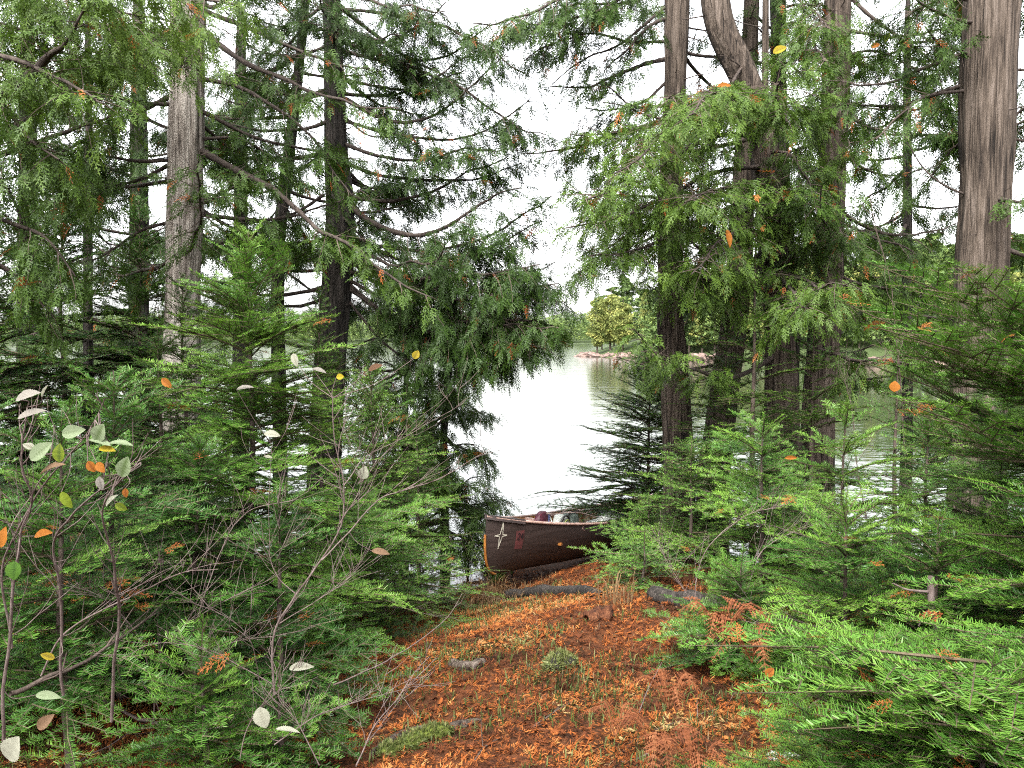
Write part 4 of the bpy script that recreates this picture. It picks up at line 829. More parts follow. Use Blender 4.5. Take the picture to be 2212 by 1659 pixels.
def blades(n, xr, yr, hmax, patch, tn, mat_, name, label, thr, lay=.5, wid=.003):
    x = RNG.uniform(*xr, n); y = RNG.uniform(*yr, n); pt = noise(np.stack([x + 31, y - 12, 0 * x], 1), patch, 2); k = pt > thr; x, y = x[k], y[k]; n = len(x)
    z = gz(x, y); a = RNG.uniform(0, 6.28, n); h = hmax * RNG.uniform(.3, 1, n); ln = RNG.uniform(.1, lay + .4, n); w_ = wid
    d = np.stack([np.cos(a), np.sin(a), 0 * a], 1); s = np.stack([-np.sin(a), np.cos(a), 0 * a], 1) * w_; b0 = np.stack([x, y, z - .005], 1)
    m1 = b0 + d * (h * ln * .35)[:, None] + np.stack([0 * h, 0 * h, h * .6], 1); tp = b0 + d * (h * ln)[:, None] + np.stack([0 * h, 0 * h, h * (1 - ln * .45)], 1)
    V = np.stack([b0 - s, b0 + s, m1 + s * .7, m1 - s * .7, tp], 1).reshape(-1, 3); o_ = np.arange(n)[:, None] * 5
    mb = MB(); t_ = np.repeat(tn + RNG.normal(0, .18, n), 5); mb.add(V, o_ + np.array([[0, 1, 2, 3]]), 0, t_); mb.n -= len(V); mb.add(V, o_ + np.array([[3, 2, 4]]), 0, t_)
    return tag(mb.build(name, mat_), kind='stuff', label=label)
blades(42000, (-3, 3.5), (2.3, 7.5), .075, 1.6, .45, M['grass'], 'grass', 'short thin grass growing through the litter', -.05)
blades(14000, (-3, 3.5), (2.2, 7.4), .055, 1.1, .5, M['hay'], 'dry_grass', 'straw coloured dry grass among the litter', -.2, .9, .0022)
blades(1800, (-1.2, .4), (6.4, 7.3), .16, 1.8, .2, M['hay'], 'dry_grass', 'longer hay-like grass under the canoe bow', -.15, .8, .003)
def tuft(px, py, n, h, r, mat_, label, tn=.5):
    g = ground_at(px, py); o = None; mb = MB()
    for k in range(n):
        a = rr(0, 6.28); q = r * sqrt(rr(0, 1)); p = np.array([cos(a) * q, sin(a) * q, -.01]); hh = h * rr(.4, 1.1); b = a + rr(-.8, .8); out = hh * rr(.1, .9)
        C = spline([p, p + np.array([cos(b) * out * .3, sin(b) * out * .3, hh * .7]), p + np.array([cos(b) * out, sin(b) * out, hh * (1 - .5 * out / hh)])], 5)
        s = np.array([-sin(b), cos(b), 0]) * .0028 * np.linspace(1, .2, 5)[:, None]; V = np.concatenate([C - s, C + s]); q_ = np.arange(4)
        mb.add(V, np.stack([q_, q_ + 1, q_ + 6, q_ + 5], 1), 0, tn + rr(-.2, .2))
    o = mb.build('grass_tuft', mat_); o.location = tuple(g); return tag(o, label, 'grass tuft')
tuft(1065, 1300, 160, .26, .11, M['hay'], 'tall straw coloured grass tuft right under the canoe bow')
tuft(1010, 1290, 90, .2, .12, M['hay'], 'flattened dry grass tuft left of the canoe bow')
tuft(1205, 1475, 80, .09, .12, M['grass'], 'green grass tuft around the small mossy stump right of the path', .0)
tuft(1125, 1400, 50, .06, .05, M['grass'], 'small bright green tuft in the middle of the path', .9)
tuft(985, 1430, 60, .08, .12, M['grass'], 'thin green tuft beside the bark piece on the path', .6)
tuft(1330, 1300, 60, .2, .12, M['hay'], 'dry stems standing right of the hollow under the canoe')
# ------------------------------------------------------------------ dead wood
def log(pts, r, mat_, name, label, cat, sides=14, lump=.15, moss=False):
    G = [ground_at(*p) for p in pts]; c0 = G[0]; C = spline([g + np.array([0, 0, r * .55]) for g in G], 24) - c0
    T = np.linspace(0, 1, 24); R = r * (.75 + .3 * np.sin(T * pi) + .12 * np.sin(T * 17)); R[0] *= .5; R[-1] *= .35; V, Fc = tube(C, R, sides); ax = np.repeat(C, sides, 0)
    V = ax + (V - ax) * (1 + lump * noise(V + c0, 14, 3))[:, None]; o = empty(name, tuple(c0)); tag(o, label, cat); MB().add(V, Fc).build('wood', mat_, o, True)
    if moss:
        mb = MB(); n = 3500; i = RNG.integers(0, len(V), n); k = (V[i] - ax[i])[:, 2] > -.2 * r; i = i[k]; n = len(i); b0 = V[i] + RNG.normal(0, r * .12, (n, 3)); d = (V[i] - ax[i]); d /= np.linalg.norm(d, axis=1)[:, None]
        d = d + RNG.normal(0, .4, (n, 3)); s = RNG.normal(0, .0022, (n, 3)); mb.add(np.stack([b0 - s, b0 + s, b0 + d * .013], 1).reshape(-1, 3), np.arange(3 * n).reshape(-1, 3), 0, np.repeat(RNG.uniform(.4, 1, n), 3)); mb.build('moss', M['grass'], o)
    return o
log([(822, 1645), (870, 1628), (920, 1605), (975, 1592)], .035, M['moss'], 'mossy_log', 'short log thick with yellow green moss at the bottom of the path', 'log', moss=True)
log([(800, 1640), (870, 1590), (960, 1580), (1040, 1560)], .018, M['bark'], 'fallen_branch', 'weathered branch lying behind the mossy log', 'branch')
log([(975, 1438), (1010, 1447), (1050, 1436)], .026, M['bark'], 'bark_piece', 'dark curled piece of bark in the middle of the path', 'bark')
log([(1190, 1455), (1210, 1440), (1235, 1450)], .04, M['bark_dark'], 'root_stub', 'small dark mossy stub right of the path', 'stump', moss=True)
M['rot'] = barkmat('rotten wood', [(.45, (.03, .010, .005)), (.6, (.12, .04, .016)), (.75, (.22, .09, .04))], 30, 1., .5)
log([(1268, 1345), (1295, 1335), (1322, 1343)], .045, M['rot'], 'stump', 'low rusty brown rotten stump at the right side of the path end', 'stump', lump=.35)
log([(1085, 1292), (1180, 1286), (1300, 1290)], .045, M['bark_dark'], 'fallen_log', 'added dark log standing in for the shade under the canoe bow', 'log', lump=.1)  # added log, its dark colour stands in for shade below the bow
log([(1400, 1290), (1500, 1310), (1620, 1300)], .05, M['bark_dark'], 'fallen_log', 'dark rotten log in the shade behind the right path edge', 'log')
def stick(pts, r, name, label, mat_=None, lift=.01, side=0):
    G = [ground_at(*p[:2]) + np.array([0, 0, lift]) if len(p) == 2 else P(*p) for p in pts]; c0 = G[0]; C = spline(G, 18) - c0
    V, Fc = tube(C + np.stack([noise(C, 9, 2)] * 3, 1) * r * 1.2, np.linspace(r, r * .35, 18), 6); mb = MB().add(V, Fc)
    for k in range(side):
        i = int(rr(3, 16)); p = C[i]; d = (C[min(17, i + 1)] - C[i - 1]); d /= np.linalg.norm(d); e = d + np.array([rr(-.8, .8), rr(-.5, .5), rr(0, .8)]); l = rr(.04, .14)
        V, Fc = tube(np.array([p, p + e * l * .5, p + e * l + np.array([0, 0, rr(-.02, .03)])]), [r * .5, r * .35, r * .15], 4); mb.add(V, Fc)
    o = mb.build(name, mat_ or M['greytwig'], smooth=True); o.location = tuple(c0); return tag(o, label, 'stick')
stick([(1340, 1655), (1420, 1620), (1530, 1560), (1580, 1520)], .005, 'stick', 'long thin stick crossing the lower path toward the dead ferns', side=3)
stick([(1345, 1632), (1380, 1600), (1480, 1560), (1570, 1530)], .004, 'stick', 'second thin stick beside the long one on the lower path', M['twig'])
stick([(1380, 1540, 2.9), (1400, 1490, 2.9), (1430, 1430, 2.95)], .0025, 'stick', 'pale upright straw stalk at the right edge of the path')
stick([(1020, 1655), (1060, 1610), (1160, 1570), (1210, 1530)], .004, 'stick', 'dark stick reaching up the path from the bottom centre', M['twig'], side=4)
stick([(180, 1560), (310, 1625), (400, 1640), (560, 1635), (700, 1650)], .006, 'stick', 'long reddish grey stick along the bottom left', lift=.12, side=5)
stick([(20, 1500, 2.5), (180, 1430, 2.7), (330, 1330, 3.0)], .008, 'stick', 'fallen mossy pole leaning across the lower left', M['twig'], side=4)
stick([(720, 1480, 3.1), (850, 1420, 3.3), (960, 1340, 3.6), (1000, 1280, 3.8)], .003, 'stick', 'thin bare twig arching over the left side of the path', side=4)
stick([(1180, 1110, 6.6), (1240, 1106, 6.7), (1300, 1120, 6.9)], .006, 'stick', 'dead grey branch hanging just above the canoe gear', side=3)
# broken snag at right
sp_ = P(2010, 1245, 3.2); g = float(gz(sp_[0] + .02, 3.2)); rt = empty('dead_snag', (sp_[0] + .03, 3.2, g)); tag(rt, 'broken grey snag with two side stubs among the right firs', 'snag')
C = spline([(0, 0, 0), (.0, 0, .4), (-.02, 0, sp_[2] - g - .15), (-.03, 0, sp_[2] - g)], 14); V, Fc = tube(C, np.linspace(.017, .013, 14), 8); MB().add(V, Fc).build('trunk', M['greytwig'], rt, True)
for pts, r in (([(0, 0, 0), (-.06, -.02, .01), (-.11, -.03, .02), (-.16, -.04, .045)], .006), ([(0, 0, -.07), (-.035, -.02, -.09), (-.06, -.04, -.12)], .006)):
    V, Fc = tube(spline(np.array(pts) + C[-1] - [0, 0, .06], 8), np.linspace(r, r * .5, 8), 6); MB().add(V, Fc).build('branch', M['greytwig'], rt, True)
# ------------------------------------------------------------------ broad leaves and the bare shrubs
def leafmat2(n, c1, c2): return leafmat(n, [(0, tuple(x * .8 for x in c2)), (.42, c1), (1, tuple(min(1, x * 1.15) for x in c1))], .3, .75, .15, 1., .3)
LM = dict(pale=leafmat2('pale green leaf', (.42, .52, .3), (.2, .3, .1)), grey=leafmat2('grey beige leaf', (.5, .46, .4), (.3, .27, .23)), cream=leafmat2('cream leaf', (.62, .62, .48), (.4, .38, .26)),
          yellow=leafmat2('yellow leaf', (.65, .5, .03), (.4, .3, .03)), lime=leafmat2('yellow green leaf', (.3, .4, .03), (.14, .22, .03)), green=leafmat2('green leaf', (.12, .27, .03), (.06, .15, .02)),
          orange=leafmat2('orange leaf', (.62, .22, .03), (.4, .1, .02)), tan=leafmat2('tan leaf', (.36, .22, .13), (.22, .12, .07)), brown=leafmat2('brown leaf', (.2, .1, .05), (.1, .05, .03)))
def leaf_mb(l, w_, curl=.2, tooth=.1):
    n = 30; t = np.linspace(0, 1, n); half = np.sin(pi * t ** .8) ** .8 * w_ / 2 * (1 + tooth * np.sin(np.arange(n) * 2.6)); half[0] = .0004; half[-1] = .0004
    mb = MB(); rows = []
    for s in (-1, -.5, 0, .5, 1): rows.append(np.stack([t * l, half * s, curl * l * (abs(s) * .45 * half / w_ * 2 + .35 * np.sin(t * 2.6) + .03 * np.sin(t * 23) * abs(s))], 1))
    V = np.concatenate(rows); q = (np.arange(4)[:, None] * n + np.arange(n - 1)[None]).ravel(); tt = np.concatenate([np.full(n, .65), np.full(n, .55), np.full(n, .25), np.full(n, .55), np.full(n, .65)]) + RNG.normal(0, .04, 5 * n) + np.concatenate([.1 * np.sin(t * 55 - abs(q) * 9) for q in (-1, -.5, 0, .5, 1)])
    return mb.add(V, np.stack([q, q + 1, q + n + 1, q + n], 1), 0, tt)
def leaf_obj(px, py, dep, size_px, ang, col, parent, base, asp=.62, face=.5, name='leaf', label=None):
    """ang: direction of the tip on the photo in degrees (0 right, 90 up); face 1 = seen flat, 0 = edge on"""
    l = size_px * .92 / F * dep; c = P(px, py, dep); a = radians(ang); d = np.array([cos(a), rr(-.25, .25), sin(a)]); d /= np.linalg.norm(d)
    nrm = np.array([0, -1., 0]) * face + np.array([rr(-.3, .3), 0, 1.]) * (1 - face); R = frame(d, nrm); st = c - R[:, 0] * l / 2
    V = leaf_mb(l, l * asp); V.V = [v @ R.T + (st - base) for v in V.V]; o = V.build(name, LM[col], parent, True)
    if label: o['label'] = label
    return o, st
def shrub(name, label, dep0, stems, leaves, twigs=26, mat_='twig', spread=.35):
    base = P(*stems[0][0][0], stems[0][1]) ; base[2] = float(gz(base[0], base[1])) - .02; root = empty(name, tuple(base)); tag(root, label, 'shrub'); allp = []
    for k, (pts, d0, d1, r) in enumerate(stems):
        r *= .5; n = len(pts); W = [P(a, b, d0 + (d1 - d0) * i / (n - 1)) for i, (a, b) in enumerate(pts)]
        C = spline(W, 30); C = C + np.stack([noise(C, 5, 2), noise(C + 3, 5, 2), 0 * C[:, 0]], 1) * .006; mb = MB(); V, Fc = tube(C - base, np.linspace(r, r * .35, 30), 7); mb.add(V, Fc); allp.append(C)
        for j in range(twigs):
            i = int(rr(6, 29)); p = C[i]; tg = C[min(29, i + 1)] - C[i - 1]; tg /= np.linalg.norm(tg); e = tg * rr(.4, 1) + np.array([rr(-1, 1), rr(-.7, .7), rr(-.2, .8)]) * .9; e /= np.linalg.norm(e); l = rr(.05, spread) * (1 - .4 * i / 30)
            q = [p]; 
            for s in range(5): e = e + np.array([rr(-.25, .25), rr(-.25, .25), rr(-.08, .22)]); e /= np.linalg.norm(e); q.append(q[-1] + e * l / 5)
            V, Fc = tube(np.array(q) - base, np.linspace(r * .35, .0006, 6), 4); mb.add(V, Fc)
            if rr(0, 1) < .6:
                p2 = q[2]; e2 = e + np.array([rr(-1, 1), rr(-.5, .5), rr(-.3, .6)]); V, Fc = tube(np.array([p2, p2 + e2 * l * .2, p2 + e2 * l * .38 + [0, 0, .01]]) - base, [.0012, .0009, .0005], 3); mb.add(V, Fc)
        mb.build('stem', M[mat_], root, True)
    AP = np.concatenate(allp)
    for lf in leaves:
        o, st = leaf_obj(*lf[:6], root, base, *lf[6:])
        i = int(np.argmin(np.linalg.norm(AP - st, axis=1))); a = AP[i]; mid = (a + st) / 2 + np.array([rr(-.02, .02), 0, rr(-.02, .01)]); V, Fc = tube(spline([a, mid, st], 8) - base, [.0016, .0014, .0013, .0012, .0011, .001, .0009, .0008], 4); MB().add(V, Fc).build('twig', M[mat_], root, True)
    return root
shrub('bare_shrub', 'nearly bare shrub with large pale green and grey leaves at the left edge', 1.8, [
    ([(5, 1600), (20, 1420), (30, 1250), (38, 1150), (75, 1080), (50, 1000), (55, 880)], 2.1, 1.85, .009),
    ([(135, 1500), (132, 1290), (110, 1180), (150, 1120), (220, 1060), (300, 1000)], 2.3, 1.9, .008),
    ([(240, 1560), (255, 1350), (250, 1240), (222, 1120), (280, 1010)], 2.5, 2.0, .010),
    ([(25, 1400), (10, 1200), (90, 1060), (160, 970), (230, 860)], 2.1, 1.8, .006),
    ([(90, 1460), (150, 1360), (280, 1290), (390, 1240), (470, 1230)], 2.4, 2.3, .006)],
    [(62, 857, 1.8, 62, 15, 'grey', .5, .5), (70, 897, 1.8, 66, 15, 'grey', .42, .45), (160, 933, 1.8, 58, 10, 'pale', .55, .8), (216, 934, 1.8, 48, 60, 'pale', .8, .9), (215, 958, 1.8, 62, 170, 'pale', .3, .4),
     (262, 962, 1.8, 60, -8, 'pale', .35, .3), (90, 975, 1.8, 62, 40, 'pale', .6, .7), (62, 965, 1.8, 30, 160, 'cream', .6, .5), (130, 978, 1.8, 44, 90, 'lime', .7, .7), (232, 972, 1.8, 42, -10, 'yellow', .45, .5),
     (270, 1008, 1.8, 52, 70, 'pale', .7, .9), (115, 1015, 1.8, 76, 18, 'tan', .35, .35), (198, 1008, 1.8, 30, -60, 'orange', .7, .8), (218, 1010, 1.8, 30, -50, 'orange', .7, .8), (218, 1044, 1.8, 34, -80, 'grey', .6, .8),
     (145, 1080, 1.8, 46, -60, 'lime', .5, .8), (243, 1082, 1.9, 46, 40, 'cream', .35, .5), (272, 1065, 1.9, 22, -80, 'orange', .7, .8), (262, 1095, 1.9, 30, -30, 'lime', .6, .8), (32, 1233, 1.9, 44, -90, 'green', .9, .9),
     (105, 1505, 2.1, 62, -8, 'pale', .35, .5), (103, 1418, 2.2, 34, 160, 'yellow', .5, .6), (8, 1160, 1.8, 50, 80, 'orange', .5, .9), (95, 1155, 2.0, 52, 10, 'orange', .45, .5), (98, 845, 1.8, 34, 60, 'cream', .3, .5)], twigs=16, mat_='greytwig', spread=.3)
shrub('bare_shrub', 'thin bare shrub with forked grey stems in front of the left saplings', 2.6, [
    ([(592, 1500), (590, 1410), (600, 1350), (645, 1285), (690, 1210), (735, 1130), (745, 1050), (722, 950), (718, 860)], 2.75, 2.6, .0085),
    ([(690, 1210), (760, 1140), (820, 1080), (870, 1060), (960, 1030), (1065, 965)], 2.65, 2.7, .005),
    ([(735, 1130), (770, 1080), (790, 1030)], 2.6, 2.6, .0035),
    ([(645, 1285), (600, 1240), (580, 1160), (590, 960)], 2.7, 2.7, .004),
    ([(600, 1350), (680, 1300), (740, 1260), (800, 1200)], 2.75, 2.9, .0035),
    ([(745, 1050), (790, 990), (880, 940), (1000, 870)], 2.6, 3.0, .0035),
    ([(592, 1480), (520, 1440), (440, 1400), (330, 1390), (250, 1430)], 2.75, 2.7, .004),
    ([(560, 1480), (545, 1390), (480, 1330), (380, 1290)], 2.75, 2.5, .0035)],
    [(786, 1020, 2.6, 34, 70, 'cream', .8, .95), (588, 940, 2.6, 38, -10, 'cream', .55, .5), (638, 778, 2.6, 34, -70, 'cream', .5, .8), (530, 840, 2.6, 40, 5, 'grey', .4, .4), (822, 1194, 2.7, 44, -15, 'tan', .4, .5),
     (899, 766, 2.6, 22, 60, 'yellow', .8, .9), (735, 814, 2.6, 18, 0, 'yellow', .8, .8), (812, 795, 2.6, 36, 20, 'brown', .5, .5), (690, 802, 2.6, 34, -20, 'grey', .4, .4), (580, 988, 2.5, 20, -15, 'cream', .4, .5)], twigs=14, mat_='greytwig', spread=.35)
shrub('bare_shrub', 'leafless brown shrub among the shaded firs at the left, right of the pale-leaved one', 3.0, [
    ([(330, 1560), (350, 1400), (430, 1330), (560, 1260)], 3.0, 3.1, .006), ([(350, 1560), (300, 1380), (220, 1290), (120, 1260)], 3.0, 2.8, .005), ([(340, 1500), (470, 1400), (620, 1370)], 3.0, 3.1, .004), ([(420, 1560), (440, 1300), (520, 1120), (640, 1080)], 3.1, 3.2, .005)], [], twigs=22, mat_='greytwig', spread=.35)
shrub('bare_shrub', 'leafless twiggy shrub between the near boughs and the canoe on the right', 4.4, [
    ([(1500, 1330), (1520, 1200), (1600, 1120), (1700, 1090)], 4.4, 4.5, .006), ([(1510, 1330), (1460, 1240), (1420, 1180)], 4.4, 4.6, .004), ([(1600, 1340), (1640, 1200), (1740, 1140), (1850, 1130)], 4.2, 4.2, .005)], [], twigs=22, mat_='greytwig', spread=.4)
shrub('bare_shrub', 'thin bare stems standing before the green water at the right', 5.6, [
    ([(1870, 1120), (1850, 1000), (1835, 860), (1815, 800)], 5.6, 5.6, .009), ([(1960, 1120), (1950, 900), (1938, 760), (1925, 620), (1890, 480), (1870, 380)], 5.8, 5.6, .011), ([(1850, 1000), (1900, 930), (1960, 900)], 5.6, 5.7, .004)], [], twigs=14, mat_='twig', spread=.5)
shrub('bare_shrub', 'small leafless shrub at the bottom left beside the cream leaf', 2.4, [
    ([(690, 1655), (640, 1560), (600, 1500), (640, 1450)], 2.5, 2.5, .004), ([(520, 1640), (540, 1560), (600, 1470), (580, 1400)], 2.5, 2.6, .0035), ([(770, 1655), (800, 1580), (860, 1500), (930, 1420)], 2.5, 2.9, .005),
    ([(590, 1610), (690, 1540), (820, 1500), (900, 1480)], 2.5, 2.8, .004)],
    [(568, 1550, 2.3, 52, -70, 'cream', .8, .95), (652, 1443, 2.5, 62, 5, 'cream', .35, .5), (622, 1580, 2.5, 60, -10, 'cream', .25, .3)], twigs=16, mat_='greytwig', spread=.25)
HP = np.concatenate([v for _, v in HOST]); HL = np.concatenate([np.full(len(v), k) for k, (_, v) in enumerate(HOST)])
_ry = HP[:, 1] * cos(PITCH) - (HP[:, 2] - CAMZ) * sin(PITCH); _ru = HP[:, 1] * sin(PITCH) + (HP[:, 2] - CAMZ) * cos(PITCH)
HX = 1106 + HP[:, 0] / _ry * F; HY = 829.5 - _ru / _ry * F
def snap(px, py, dep):
    "nearest bough point that a photo position looks at, and the tree it belongs to"
    d = np.hypot(HX - px, HY - py); ok = (d < 26) & (_ry > 1)
    if not ok.any(): ok = d <= np.partition(d, 30)[30]
    i = np.where(ok)[0]; i = i[np.argmin(HP[i, 1] * 60 + d[i] + 0 * dep)]; return HP[i] + [0, -.012, .012], HOST[HL[i]][0]
def loose(px, py, dep, size, ang, col, label, asp=.62, face=.7):
    base = snap(px, py, dep)[0] if py < 1500 else P(px, py, dep); dep = base[1]; root = empty('loose_leaf', tuple(base)); l = size / F * dep; a = radians(ang); R = frame((cos(a), rr(-.2, .2), sin(a)), np.array([rr(-.3, .3), -face, 1 - face]))
    V = leaf_mb(l, l * asp); bpy.data.objects.remove(root); V.V = [(v - [l / 2, 0, 0]) @ R.T for v in V.V]; o = V.build('leaf', LM[col], None, True); o.location = tuple(base); return tag(o, label, 'leaf')
loose(1690, 110, 5.6, 30, 20, 'yellow', 'bright yellow leaf caught high in the green cedar sprays at top right'); loose(1548, 184, 5.0, 32, 5, 'orange', 'golden leaf on the green sprays below the bent trunk', .4)
loose(1883, 110, 5.5, 20, 10, 'orange', 'small golden leaf against the sky right of the tall trunk'); loose(1914, 86, 5.6, 24, 60, 'lime', 'small yellow green leaf against the sky at top right', .4)
loose(1943, 832, 2.9, 24, 80, 'orange', 'round orange leaf stuck in the right-hand firs', .95, .95); loose(1592, 535, 4.9, 40, -80, 'orange', 'hanging rusty leaf in front of the second brown trunk', .35)
loose(362, 828, 3.3, 32, -40, 'orange', 'curled orange leaf on the bright sapling at the left', .5); loose(30, 1615, 2.0, 64, 60, 'cream', 'big pale leaf lying at the bottom left corner', .85, .8)
loose(100, 1558, 2.1, 50, 40, 'tan', 'tan leaf above the big pale leaf at the bottom left', .5); loose(1690, 1010, 5.0, 30, 0, 'orange', 'orange leaf lying on the dark fir beside the water gap', .3)
loose(1030, 985, 7.4, 26, 0, 'orange', 'orange leaf on the young cedar beside the gap', .3); loose(1660, 1450, 2.2, 24, 40, 'orange', 'salmon leaf on the lower right boughs', .8)
# fallen dead cedar sprays caught on the firs and on the ground: separate things
DS = [];
for k in range(4):
    t_ = cedar_spray(.11, 0); DS.append(MB().inst(t_, [np.eye(3)], [[-.05, 0, 0]]).mesh('dead_spray', [M['dead']]))
spots = [(2060, 1255, 3.0), (2080, 1240, 3.0), (2010, 1320, 3.0), (1680, 1275, 3.1), (1580, 1305, 3.2), (1490, 1275, 3.4), (1640, 1100, 3.9), (1840, 1170, 3.2), (1900, 1240, 3.), (1950, 1280, 3.), (2030, 1130, 3.1), (1830, 650, 3.4), (1840, 665, 3.4), (1880, 710, 3.2),
         (1910, 800, 3.2), (1985, 700, 3.), (2090, 600, 3.), (2170, 720, 3.), (2000, 880, 3.2), (1960, 900, 3.2), (1700, 1060, 4.), (1550, 1100, 4.6), (1480, 1185, 5.4), (1500, 1180, 5.4), (1870, 1470, 2.3), (1900, 1520, 2.2), (2070, 1660, 2.), (1850, 1640, 2.),
         (1640, 1500, 2.3), (1760, 1380, 2.4), (2190, 1490, 2.2), (2040, 1420, 2.5), (1700, 1640, 2.1), (370, 1180, 3.), (250, 1270, 2.8), (280, 1285, 2.8), (170, 1300, 2.7), (310, 1330, 2.8), (600, 1325, 3.), (660, 1330, 3.), (540, 1420, 2.8), (680, 1400, 2.8),
         (480, 1430, 2.8), (430, 990, 3.6), (550, 1050, 3.4), (300, 1260, 2.8), (860, 900, 4.5), (760, 1020, 3.6), (990, 1200, 5.5), (1040, 400, 6.5), (1150, 330, 6.3), (1310, 75, 6.), (1600, 560, 5.2), (1700, 420, 6.2), (1280, 600, 6.), (700, 700, 4.), (390, 900, 3.4), (60, 780, 3.4),
         (15, 500, 4.6), (60, 620, 4.6), (420, 90, 5.8), (1590, 1400, 2.8), (1470, 1440, 2.8), (60, 1150, 2.2), (120, 1140, 2.2)]
for k, (px, py, d) in enumerate(spots):
    o = bpy.data.objects.new('dead_spray', DS[k % 4]); COL.objects.link(o); hp, hl = snap(px, py, d); o.location = tuple(hp); o.rotation_euler = (rr(-.6, .6), rr(-.4, .5), rr(0, 6.28)); o.scale = (rr(.5, .95),) * 3
    tag(o, ' '.join(('dead orange spray caught on the ' + hl).replace(',', ' ').split()[:16]), 'dead spray', 'dead orange sprays caught on the boughs')
# dead ferns
def fern(px, py, dep, n, l, label):
    g = P(px, py, dep); root = empty('dead_fern', tuple(g)); tag(root, label, 'fern')
    for k in range(n):
        a = rr(0, 6.28); C = spline([(0, 0, -.05), (cos(a) * l * .4, sin(a) * l * .4, l * .35), (cos(a) * l * .9, sin(a) * l * .9, l * rr(-.2, .2))], 16); mb = MB(); V, Fc = tube(C, np.linspace(.0022, .0008, 16), 4); mb.add(V, Fc, 0, .6)
        for i in range(2, 16):
            w_ = l * .22 * sin(pi * (i / 16) ** .7) + .01; tg = C[min(15, i + 1)] - C[i - 1]; tg /= np.linalg.norm(tg); lt = np.cross((0, 0, 1), tg); lt /= np.linalg.norm(lt) + 1e-6
            for s in (-1, 1):
                d = lt * s + tg * .45 + np.array([0, 0, rr(-.7, .1)]); d /= np.linalg.norm(d); q = C[i]
                for e in range(5):
                    f = e / 5; r_ = w_ * .16 * (1 - f); c = q + d * w_ * (f + .1); mb.add([c - tg * r_ * .9, c + d * w_ * .09 + tg * .001, c + tg * r_ * 1.6, c - d * w_ * .09], [(0, 1, 2, 3)], 0, .45 + rr(-.25, .25))
        mb.build('frond', M['fern'], root)
fern(1560, 1350, 2.9, 6, .2, 'red brown dead fern hanging over the right firs'); fern(1625, 1400, 2.8, 6, .18, 'red brown dead fern lower on the right, among green boughs')
fern(1445, 1500, 2.9, 7, .17, 'pinkish tan dead fern at the right path edge'); fern(1420, 1600, 2.6, 7, .18, 'pinkish tan dead fern at the bottom of the path'); fern(1330, 1560, 2.9, 5, .14, 'small crumpled dead fern on the path')
fern(1500, 1640, 2.4, 6, .15, 'dead fern at the bottom edge below the right firs')
# birch bark scraps
for (a, b, lab) in ((1690, 1648, 'white scrap of birch bark under the lower right firs'), (2125, 1500, 'grey white bark scrap glimpsed behind the right firs')):
    g = ground_at(a, b); V, Fc = blob((0, 0, 0), (.05, .025, .012), rough=.3, f=9, n=12); o = MB().add(V, Fc).build('bark_scrap', m_wt, None, True); o.location = tuple(g + [0, 0, .02]); tag(o, lab, 'bark')
# leafy bush on the shore behind the bow
def bush(px, py, dep, h, r, n, label, tn=.4):
    b = P(px, py, dep); b[2] = float(gz(b[0], b[1])); root = empty('shore_bush', tuple(b)); tag(root, label, 'bush'); mb = MB(); lf = MB()
    one = leaf_mb(.032, .02).arrays(); R = []; T = []; tt = []
    for k in range(n):
        a = rr(0, 6.28); tip = np.array([cos(a) * r * rr(.2, 1), sin(a) * r * rr(.2, 1), h * rr(.5, 1)]); C = spline([(0, 0, 0), tip * [.3, .3, .6], tip], 10); V, Fc = tube(C, np.linspace(.004, .001, 10), 4); mb.add(V, Fc)
        for j in range(22):
            i = int(rr(3, 10)); d = np.array([rr(-1, 1), rr(-1, 1), rr(-.6, .8)]); R.append(frame(d) * rr(.6, 1.2)); T.append(C[i] + d * .015); tt.append(rr(-.3, .3) + tn - .5)
    mb.build('stem', M['twig'], root, True); lf.inst(one, R, T, tt).build('foliage', M['shrub'], root)
bush(1105, 1115, 7.9, .62, .16, 12, 'small yellow green bush just behind the canoe bow', .6)
bush(1050, 1180, 7.7, .55, .25, 14, 'dark leafy bush left of the canoe bow', .25)
bush(1010, 1100, 8.3, .7, .3, 16, 'leafy bush on the shore at the foot of the young cedar', .3)

# ------------------------------------------------------------------ the far point and the far shore
def farcrown(kind, H, r, n):
    mb = MB(); T = RNG.uniform(0, 1, n); a = RNG.uniform(0, 2 * pi, n)
    if kind == 'con':
        z = H * (.12 + .88 * T); rad = r * (1 - T) ** .85 * (.45 + .55 * np.abs(np.sin(z * 4.5))) * RNG.uniform(.3, 1.05, n) ** .5 + .05
    else:
        z = H * (.15 + .85 * T); prof = np.sin(pi * np.clip(T * .95 + .05, 0, 1)) ** .6; rad = r * prof * RNG.uniform(.2, 1.1, n) ** .5
    c = np.stack([np.cos(a) * rad, np.sin(a) * rad, z], 1); c = c + .4 * r * np.stack([noise(c, 1.4, 2), noise(c + 9, 1.4, 2), 0 * a], 1)
    s = RNG.uniform(.08, .2, n) * (H / 8); d = RNG.normal(size=(n, 3)); e = RNG.normal(size=(n, 3)); d *= (s / np.linalg.norm(d, axis=1))[:, None]; e *= (s / np.linalg.norm(e, axis=1))[:, None]
    tn = .45 + .25 * noise(c, 1.1, 2) + RNG.normal(0, .12, n)
    mb.add(np.stack([c - d, c + e, c + d, c - e], 1).reshape(-1, 3), np.arange(4 * n).reshape(-1, 4), 0, np.repeat(tn, 4)); return mb
FC = {('con', k): farcrown('con', 9, 1.7 + .3 * k, 3800).mesh('crown', [M['farfir']]) for k in range(3)}
FC.update({('bir', k): farcrown('bir', 7.4, 1.2 + .25 * k, 4200).mesh('crown', [M['birch']]) for k in range(3)})
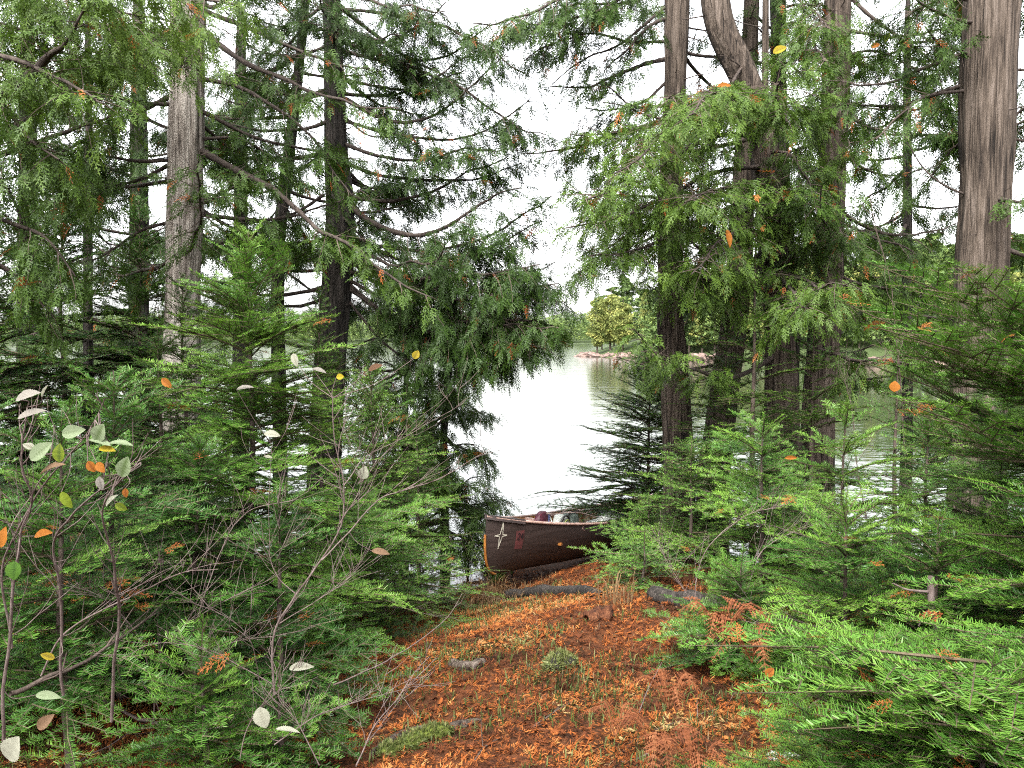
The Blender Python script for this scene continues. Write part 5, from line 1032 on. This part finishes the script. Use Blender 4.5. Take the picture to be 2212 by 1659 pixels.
V, Fc = tube(np.array([(0, 0, -.4), (0, 0, 3.), (.1, 0, 8)]), [.16, .12, .03], 7); FT = MB().add(V, Fc).mesh('trunk', [M['bark']], True)
def fartree(kind, x, y, s, label, group, tall=1.):
    b = np.array([x, y, max(float(gz(x, y)), -.7)]); r = empty('conifer_tree' if kind == 'con' else 'birch_tree', tuple(b), rr(0, 6.28)); r.scale = (s, s, s * tall); tag(r, label, 'tree', group)
    for me, nm in ((FT, 'trunk'), (FC[(kind, int(RNG.integers(3)))], 'crown')):
        o = bpy.data.objects.new(nm, me); COL.objects.link(o); o.parent = r
def px2x(px, d): return (px - 1106) / F * d
for px, d, k, s, ta, lab in [(1290, 122, 'bir', .95, 1.15, 'yellow green birch at the very tip of the far point'), (1318, 123, 'bir', 1.08, 1, 'second yellow birch from the tip of the far point'), (1345, 118, 'bir', .9, 1, 'low golden birch on the far point'),
        (1300, 133, 'con', .85, 1.1, 'small pointed conifer behind the birches of the far point'), (1326, 136, 'con', .9, 1.15, 'slim pale conifer behind the birches of the far point'), (1352, 134, 'con', 1.15, 1., 'tallest conifer on the far point, right of the birches'),
        (1385, 120, 'con', .85, 1, 'dark low conifer on the far point near the brown trunk'), (1398, 108, 'bir', .75, 1.5, 'narrow yellow green tree on the far point'), (1415, 104, 'con', .95, 1., 'green cone-shaped conifer on the far point left of the brown trunk')]:
    fartree(k, px2x(px, d), d, s, lab, None, ta)
for i in range(120):
    t_ = i / 119; px = 1425 + 880 * t_ + rr(-14, 14); d = 102 * (1 - t_) + 66 * t_; row = i % 4; d2 = d + 3 + row * 5
    x = px2x(px, d2)
    while polysd(np.array([x]), np.array([d2]), PEN)[0] < 2.0 and d2 < 140: d2 += 2; x = px2x(px, d2)
    k = 'bir' if rr(0, 1) < .38 and row < 2 else 'con'
    fartree(k, x, d2, rr(.65, .95) * (1 + .1 * row), 'green conifer in the tree belt across the bay, behind the right trunks' if k == 'con' else 'yellow birch in the tree belt across the bay, behind the right trunks', 'conifers across the bay' if k == 'con' else 'birches across the bay', rr(.9, 1.15))
m_rock = plain('shore rock', (.3, .2, .17), (.1, .075, .065), 3, .9, .8, .2)
RK = []
for k in range(4): V, Fc = blob((0, 0, 0), (.9, .6, .45), rough=.35, f=1.5, n=12, pw=.8); RK.append(MB().add(V + 0, Fc).mesh('rock', [m_rock], True))
for i in range(46):
    e = i / 45 * 4; k = min(int(e), 3); f = e - k; a, b = PEN[[0, 1, 2, 3, 4, 5]][k], PEN[[0, 1, 2, 3, 4, 5]][k + 1]; c = a + (b - a) * f + RNG.normal(0, .5, 2)
    o = bpy.data.objects.new('shore_rock', RK[i % 4]); COL.objects.link(o); o.location = (c[0] + .6, c[1] + .6, -.72 + rr(-.15, .2)); o.rotation_euler = (rr(-.2, .2), rr(-.2, .2), rr(0, 6)); s = rr(.5, 1.6); o.scale = (s, s, s * .8)
    tag(o, 'reddish grey boulder at the waterline of the far point', 'rock', 'boulders along the far point')
# far wood: one mass
tm = [farcrown('con', 17, 3.6, 260).arrays() for k in range(3)]; mb = MB()
for k in range(3):
    n = 700; x = RNG.uniform(-420, 460, n); y = 628 + RNG.uniform(0, 1, n) ** 1.3 * 90 - 25 * np.sin(x * .008); z = gz(x, y); s = RNG.uniform(.55, 1.15, n) + .5 * np.clip(noise(np.stack([x * .02, y * 0, y * 0], 1), 1, 2), -.5, .8)
    mb.inst(tm[k], [np.eye(3) * np.array([1.3, 1.3, 1]) * q for q in s], np.stack([x, y, z], 1), RNG.normal(0, .12, n))
tag(mb.build('distant_forest', M['farfir']), kind='stuff', label='pale distant forest along the far shore')
